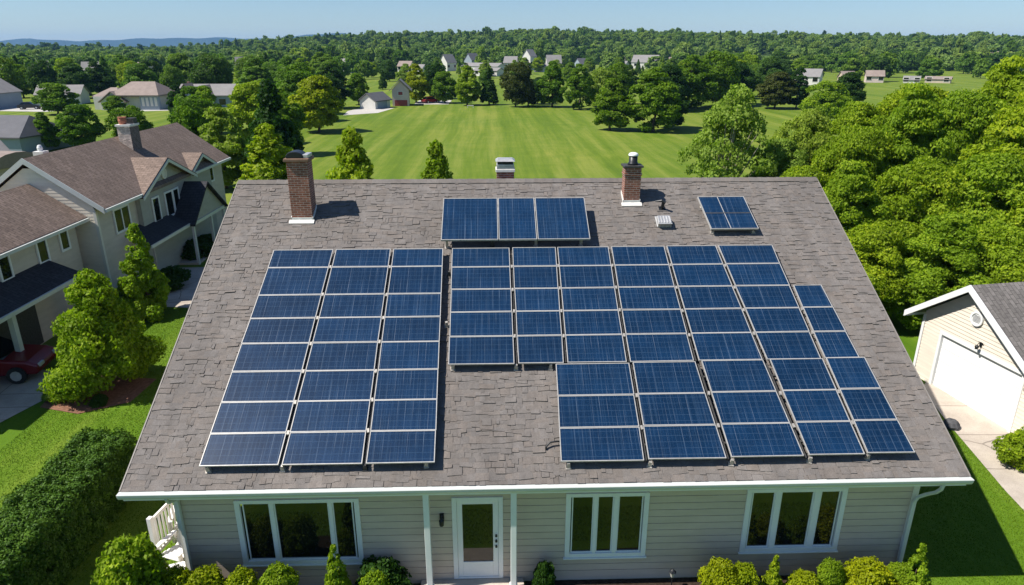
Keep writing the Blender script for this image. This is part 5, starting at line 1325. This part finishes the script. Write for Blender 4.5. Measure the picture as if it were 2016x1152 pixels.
# village and far houses: (label, x, y, turn, width, depth, wall height, ridge height, wall, roof)
V_ = [('grey roofed white house at the left end of the village', -78, 395, 0.1, 13, 9, 4, 8, 'white_wall', 'roof_pale'),
 ('low white house before the leftmost village house', -73, 372, 0.0, 10, 7, 3, 5.5, 'white_wall', 'roof_pale'),
 ('tiny white shed left of the village', -88, 402, 0.2, 8, 5, 2.6, 4, 'white_wall', 'roof_pale'),
 ('white house right of the leftmost pair in the village', -66, 385, 1.4, 9, 7, 4, 7, 'white_wall', 'roof_pale'),
 ('pale house peeping between two village trees', -46, 392, 0.3, 10, 8, 3.5, 6.5, 'white_wall', 'roof_brown'),
 ('white low house just left of the tall village tree', -34, 345, 0.1, 8, 6, 3.4, 5.6, 'white_wall', 'roof_pale'),
 ('steep grey gabled house right of the tall village tree', -24, 405, 1.5, 10, 8, 5.5, 10.5, 'white_wall', 'roof_pale'),
 ('long low white building in the middle of the village', -4, 398, 0.0, 34, 10, 3.2, 5.2, 'white_wall', 'roof_pale'),
 ('slate gabled house behind the long white building', -11, 430, 1.4, 9, 9, 6.5, 11, 'blue_wall', 'roof_slate'),
 ('second long white building nearer the field', -1, 330, 0.05, 18, 8, 2.8, 4.3, 'white_wall', 'roof_pale'),
 ('round roofed pale house right of the long building', 12, 420, 0.4, 10, 9, 5, 9, 'white_wall', 'roof_pale'),
 ('tall white tower like house in the middle of the village', 23, 425, 1.5, 8, 8, 9, 13.5, 'white_wall', 'roof_pale'),
 ('white house with a steep gable right of the tall one', 36, 410, 0.7, 11, 9, 5, 10, 'white_wall', 'roof_pale'),
 ('low white hall between the tall and the steep gables', 30, 385, 0.05, 16, 8, 3.0, 5.0, 'white_wall', 'roof_pale'),
 ('slate roofed house right of the village centre', 51, 400, 1.2, 9, 8, 4.5, 8, 'blue_wall', 'roof_slate'),
 ('flat white house left of the pale long roof', 80, 440, 0.1, 12, 8, 3.5, 5.5, 'white_wall', 'roof_pale'),
 ('house with a pale tiled top behind the flat white one', 83, 470, 0.0, 14, 8, 5.5, 8.5, 'tan_wall', 'roof_brown'),
 ('wide white roofed house right of the village', 99, 455, 0.15, 22, 12, 4.5, 9.5, 'white_wall', 'roof_pale'),
 ('brown roofed house right of the wide white roof', 117, 450, 0.5, 12, 9, 4, 8, 'tan_wall', 'roof_brown'),
 ('low white house at the right end of the village', 138, 480, 0.0, 16, 8, 3.5, 6, 'white_wall', 'roof_pale'),
 ('long white barn left of the grey roofed one', 99, 255, 0.05, 12, 7, 3.0, 4.6, 'white_wall', 'roof_brown'),
 ('grey roofed white barn with dark windows at right', 111, 246, 0.05, 11, 8, 3.4, 6.2, 'white_wall', 'roof_pale'),
 ('cream house behind the dark round tree at right', 125, 247, 0.7, 6, 5, 3.0, 5.2, 'tan_wall', 'roof_brown'),
 ('pinkish house at the far end of the right pasture', 143, 262, 0.3, 8, 6, 2.8, 5.0, 'pink_wall', 'roof_brown'),
 ('white tent like shed on the right pasture edge', 155, 258, 0.1, 7, 5, 1.4, 2.8, 'white_wall', 'roof_pale'),
 ('brown low barn right of the white shed', 165, 258, 0.0, 11, 6, 1.6, 2.6, 'tan_wall', 'roof_brown'),
 ('long white roof on the hillside meadow', 203, 560, 0.0, 26, 9, 3, 5, 'white_wall', 'roof_pale'),
 ('tan hut below the hillside meadow', 213, 535, 0.0, 9, 6, 3, 5, 'tan_wall', 'roof_brown'),
 ('tan roofed house above the right wood', 330, 470, 0.0, 16, 9, 6, 12, 'tan_wall', 'roof_brown'),
 ('white low building in the upper left wood', -200, 300, 0.0, 14, 7, 4, 6.8, 'white_wall', 'roof_pale'),
 ('small white gabled house in the upper left wood', -190, 312, 1.2, 7, 6, 5, 8.2, 'white_wall', 'roof_pale'),
 ('pale gabled house left of the pair in the left wood', -158, 290, 0.9, 10, 7, 4.5, 8.2, 'blue_wall', 'roof_pale'),
 ('white steep house at the middle of the left wood', -146, 286, 1.4, 8, 7, 4.5, 8.4, 'white_wall', 'roof_slate'),
 ('brown red house right of the steep white one', -137, 288, 0.4, 8, 7, 4.5, 8.0, 'pink_wall', 'roof_brown'),
 ('white gabled house above the yellow green tree', -108, 318, 1.1, 9, 8, 5.5, 10, 'white_wall', 'roof_pale'),
 ('small white house right beside the gabled one', -101, 312, 0.2, 6, 5, 4, 7, 'white_wall', 'roof_pale')]
for lb, x, y, rz, wd, dp, hw, hr, wm, rm in V_:
    gable('house', lb, (x, y, 0), rz-0.65, wd*0.74, dp*0.76, hw*0.85, hr*0.84, M[wm], M[rm], windows=[('f', -wd*0.25, hw*0.35, 1.6, 1.4), ('f', wd*0.25, hw*0.35, 1.6, 1.4)], group=GV)

# ------------------------------------------------------------------ cars
def car(loc, rz, paint, label):
    t = empty('parked_car', loc, rz); tag(t, label, 'car')
    def sec(x, pts): return [(x, y, z) for y, z in pts]
    b = MB(); side = [(-2.1, 0.35), (-2.15, 0.62), (-2.05, 0.92), (-1.0, 0.98), (0.75, 0.95), (1.75, 0.82), (2.12, 0.66), (2.15, 0.4), (2.0, 0.28), (-1.95, 0.28)]
    k = len(side); n = len(b.v)
    b.prism([(x, -0.85, z) for x, z in side], (0, 1.7, 0)); b.build('body', paint, t, bevel=0.09)
    c = MB().hexa([(-1.7, -0.78, 0.95), (0.95, -0.78, 0.93), (0.95, 0.78, 0.93), (-1.7, 0.78, 0.95)], [(-1.2, -0.62, 1.42), (0.2, -0.62, 1.44), (0.2, 0.62, 1.44), (-1.2, 0.62, 1.42)])
    c.build('windows', M['glass'], t, bevel=0.04)
    MB().hexa([(-1.25, -0.64, 1.405), (0.22, -0.64, 1.425), (0.22, 0.64, 1.425), (-1.25, 0.64, 1.405)], [(-1.15, -0.56, 1.46), (0.12, -0.56, 1.48), (0.12, 0.56, 1.48), (-1.15, 0.56, 1.46)]).build('car_roof', paint, t, bevel=0.02)
    for x in (-1.3, 1.35):
        for y in (-0.86, 0.86):
            w = MB(); w.tube([(x, y-0.1, 0.32), (x, y+0.1, 0.32)], 0.33, 20); w = w.build('wheel', M['tyre'], t)
            MB().tube([(x, y-0.112, 0.32), (x, y+0.112, 0.32)], 0.2, 10).build('rim', M['galv'], w)
    for y in (-0.6, 0.6): MB().box(2.08, 2.17, y-0.16, y+0.16, 0.58, 0.7).build('headlight', M['lamp_glass'], t)
    return t
car((-19.4, 24.3, 0.012), R_(8), M['car_red'], 'dark red car parked on the drive of the left house')
car((-14.0, 164.0, 0.02), R_(40), M['car_red'], 'tiny red car on the paving at the field end')
car((-96.0, 149.5, 0.02), R_(15), M['car_dark'], 'dark car on the pale drive at far left')
car((-103.0, 146.8, 0.02), R_(-5), M['car_dark'], 'dark car before the pale blue gabled house')
tb = MB().box(-0.7, 0.7, -0.2, 0.2, 0.4, 0.48).box(-0.65, -0.5, -0.18, 0.18, 0, 0.4).box(0.5, 0.65, -0.18, 0.18, 0, 0.4)
tag(tb.build('bench', M['white_wall'], loc=(-4.4, 150.5, 0)), 'small pale bench at the far end of the field', 'bench')

# ------------------------------------------------------------------ white garden furniture by the left corner
def garden_chair(loc, rz, label, s=1.0):
    t = empty('garden_chair', loc, rz); t.scale = (s, s, s); tag(t, label, 'chair', 'white chairs at the left house corner')
    seat = MB()
    for k in range(5): seat.box(-0.3, 0.3, -0.3+k*0.115, -0.2+k*0.115, 0.38-k*0.025, 0.405-k*0.025)
    seat.build('seat', M['plastic'], t)
    bk = MB()
    for k in range(5):
        x = -0.25+k*0.125; top = 1.02-abs(k-2)*0.05
        bk.hexa([(x-.055, 0.25, 0.3), (x+.055, 0.25, 0.3), (x+.055, 0.275, 0.3), (x-.055, 0.275, 0.3)], [(x-.06, 0.52, top), (x+.06, 0.52, top), (x+.06, 0.545, top), (x-.06, 0.545, top)])
    bk.build('backrest', M['plastic'], t)
    for sx in (-1, 1):
        MB().box(sx*0.36-0.06, sx*0.36+0.06, -0.36, 0.36, 0.6, 0.625).build('armrest', M['plastic'], t)
        MB().box(sx*0.35-0.025, sx*0.35+0.025, -0.32, -0.22, 0, 0.6).build('leg', M['plastic'], t)
        MB().hexa([(sx*0.35-.025, 0.45, 0), (sx*0.35+.025, 0.45, 0), (sx*0.35+.025, 0.55, 0), (sx*0.35-.025, 0.55, 0)], [(sx*0.35-.025, 0.24, 0.6), (sx*0.35+.025, 0.24, 0.6), (sx*0.35+.025, 0.34, 0.6), (sx*0.35-.025, 0.34, 0.6)]).build('leg', M['plastic'], t)
    return t
garden_chair((-7.75, 13.75, 0), R_(-20), 'white slatted garden chair nearer the front, by the downspout')
garden_chair((-7.95, 14.9, 0), R_(15), 'white slatted garden chair behind the front one', 1.05)
def railing():
    t = empty('white_gate', (-8.35, 13.9, 0), R_(80)); tag(t, 'white slatted gate panel leaning out beside the chairs', 'gate')
    f = MB().box(-0.06, 0.06, -0.05, 0.05, 0, 1.25); f.build('post', M['plastic'], t)
    MB().box(1.3, 1.4, -0.04, 0.04, 0, 1.25).build('post', M['plastic'], t)
    r = MB().box(0.06, 1.3, -0.025, 0.025, 1.1, 1.18).box(0.06, 1.3, -0.025, 0.025, 0.15, 0.23); r.build('rail', M['plastic'], t)
    s = MB()
    for k in range(9): s.box(0.13+k*0.13, 0.19+k*0.13, -0.012, 0.012, 0.23, 1.1)
    s.build('slats', M['plastic'], t)
railing()
def table():
    t = empty('side_table', (-7.55, 13.0, 0), R_(20)); tag(t, 'low white side table by the left downspout', 'table')
    m = MB()
    for k in range(4): m.box(-0.28, 0.28, -0.24+k*0.125, -0.13+k*0.125, 0.42, 0.445)
    m.build('tabletop', M['plastic'], t)
    for x in (-0.24, 0.24):
        for y in (-0.2, 0.2): MB().box(x-0.025, x+0.025, y-0.025, y+0.025, 0, 0.42).build('leg', M['plastic'], t)
table()
def path_light():
    t = empty('path_light', (4.1, 12.55, 0)); tag(t, 'small black lantern on a stake between the right windows', 'lamp')
    MB().tube([(0, 0, 0), (0, 0, 0.36)], 0.014, 8).build('stake', M['black_metal'], t)
    MB().lathe([(0.035, 0.0), (0.07, 0.14), (0.0, 0.14)], (0, 0, 0.36), 6).build('lantern', M['lamp_glass'], t)
    MB().lathe([(0.09, 0.0), (0.05, 0.05), (0.0, 0.08)], (0, 0, 0.5), 6).build('cap', M['black_metal'], t)
path_light()
rk = MB(); rr_ = random.Random(2)
import itertools
prof = [(0.0, 0.0), (0.24, 0.0), (0.29, 0.1), (0.2, 0.24), (0.08, 0.3), (0.0, 0.3)]
rk.lathe(prof, (0, 0, 0), 9); rk.v = [(x*(1+rr_.uniform(-.12, .12)), y*(1+rr_.uniform(-.12, .12)), z*(1+rr_.uniform(-.1, .1))) for x, y, z in rk.v]
tag(rk.build('rock', M['rock'], loc=(15.25, 19.45, 0), bevel=0.03), 'dark rock at the lawn edge beside the garage drive', 'rock')

# ------------------------------------------------------------------ air
hz = MB().box(-8600, 8600, -420, 9100, -1.0, 160.0)
hm = bpy.data.materials.new('haze'); hm.use_nodes = True; ht = hm.node_tree
ht.nodes.remove(ht.nodes['Principled BSDF']); pv = ht.nodes.new('ShaderNodeVolumePrincipled')
pv.inputs['Color'].default_value = (0.30, 0.58, 1.0, 1); pv.inputs['Density'].default_value = 0.00008; pv.inputs['Anisotropy'].default_value = 0.0
ht.links.new(pv.outputs[0], ht.nodes['Material Output'].inputs['Volume'])
tag(hz.build('haze', hm), None, None, None, 'stuff')
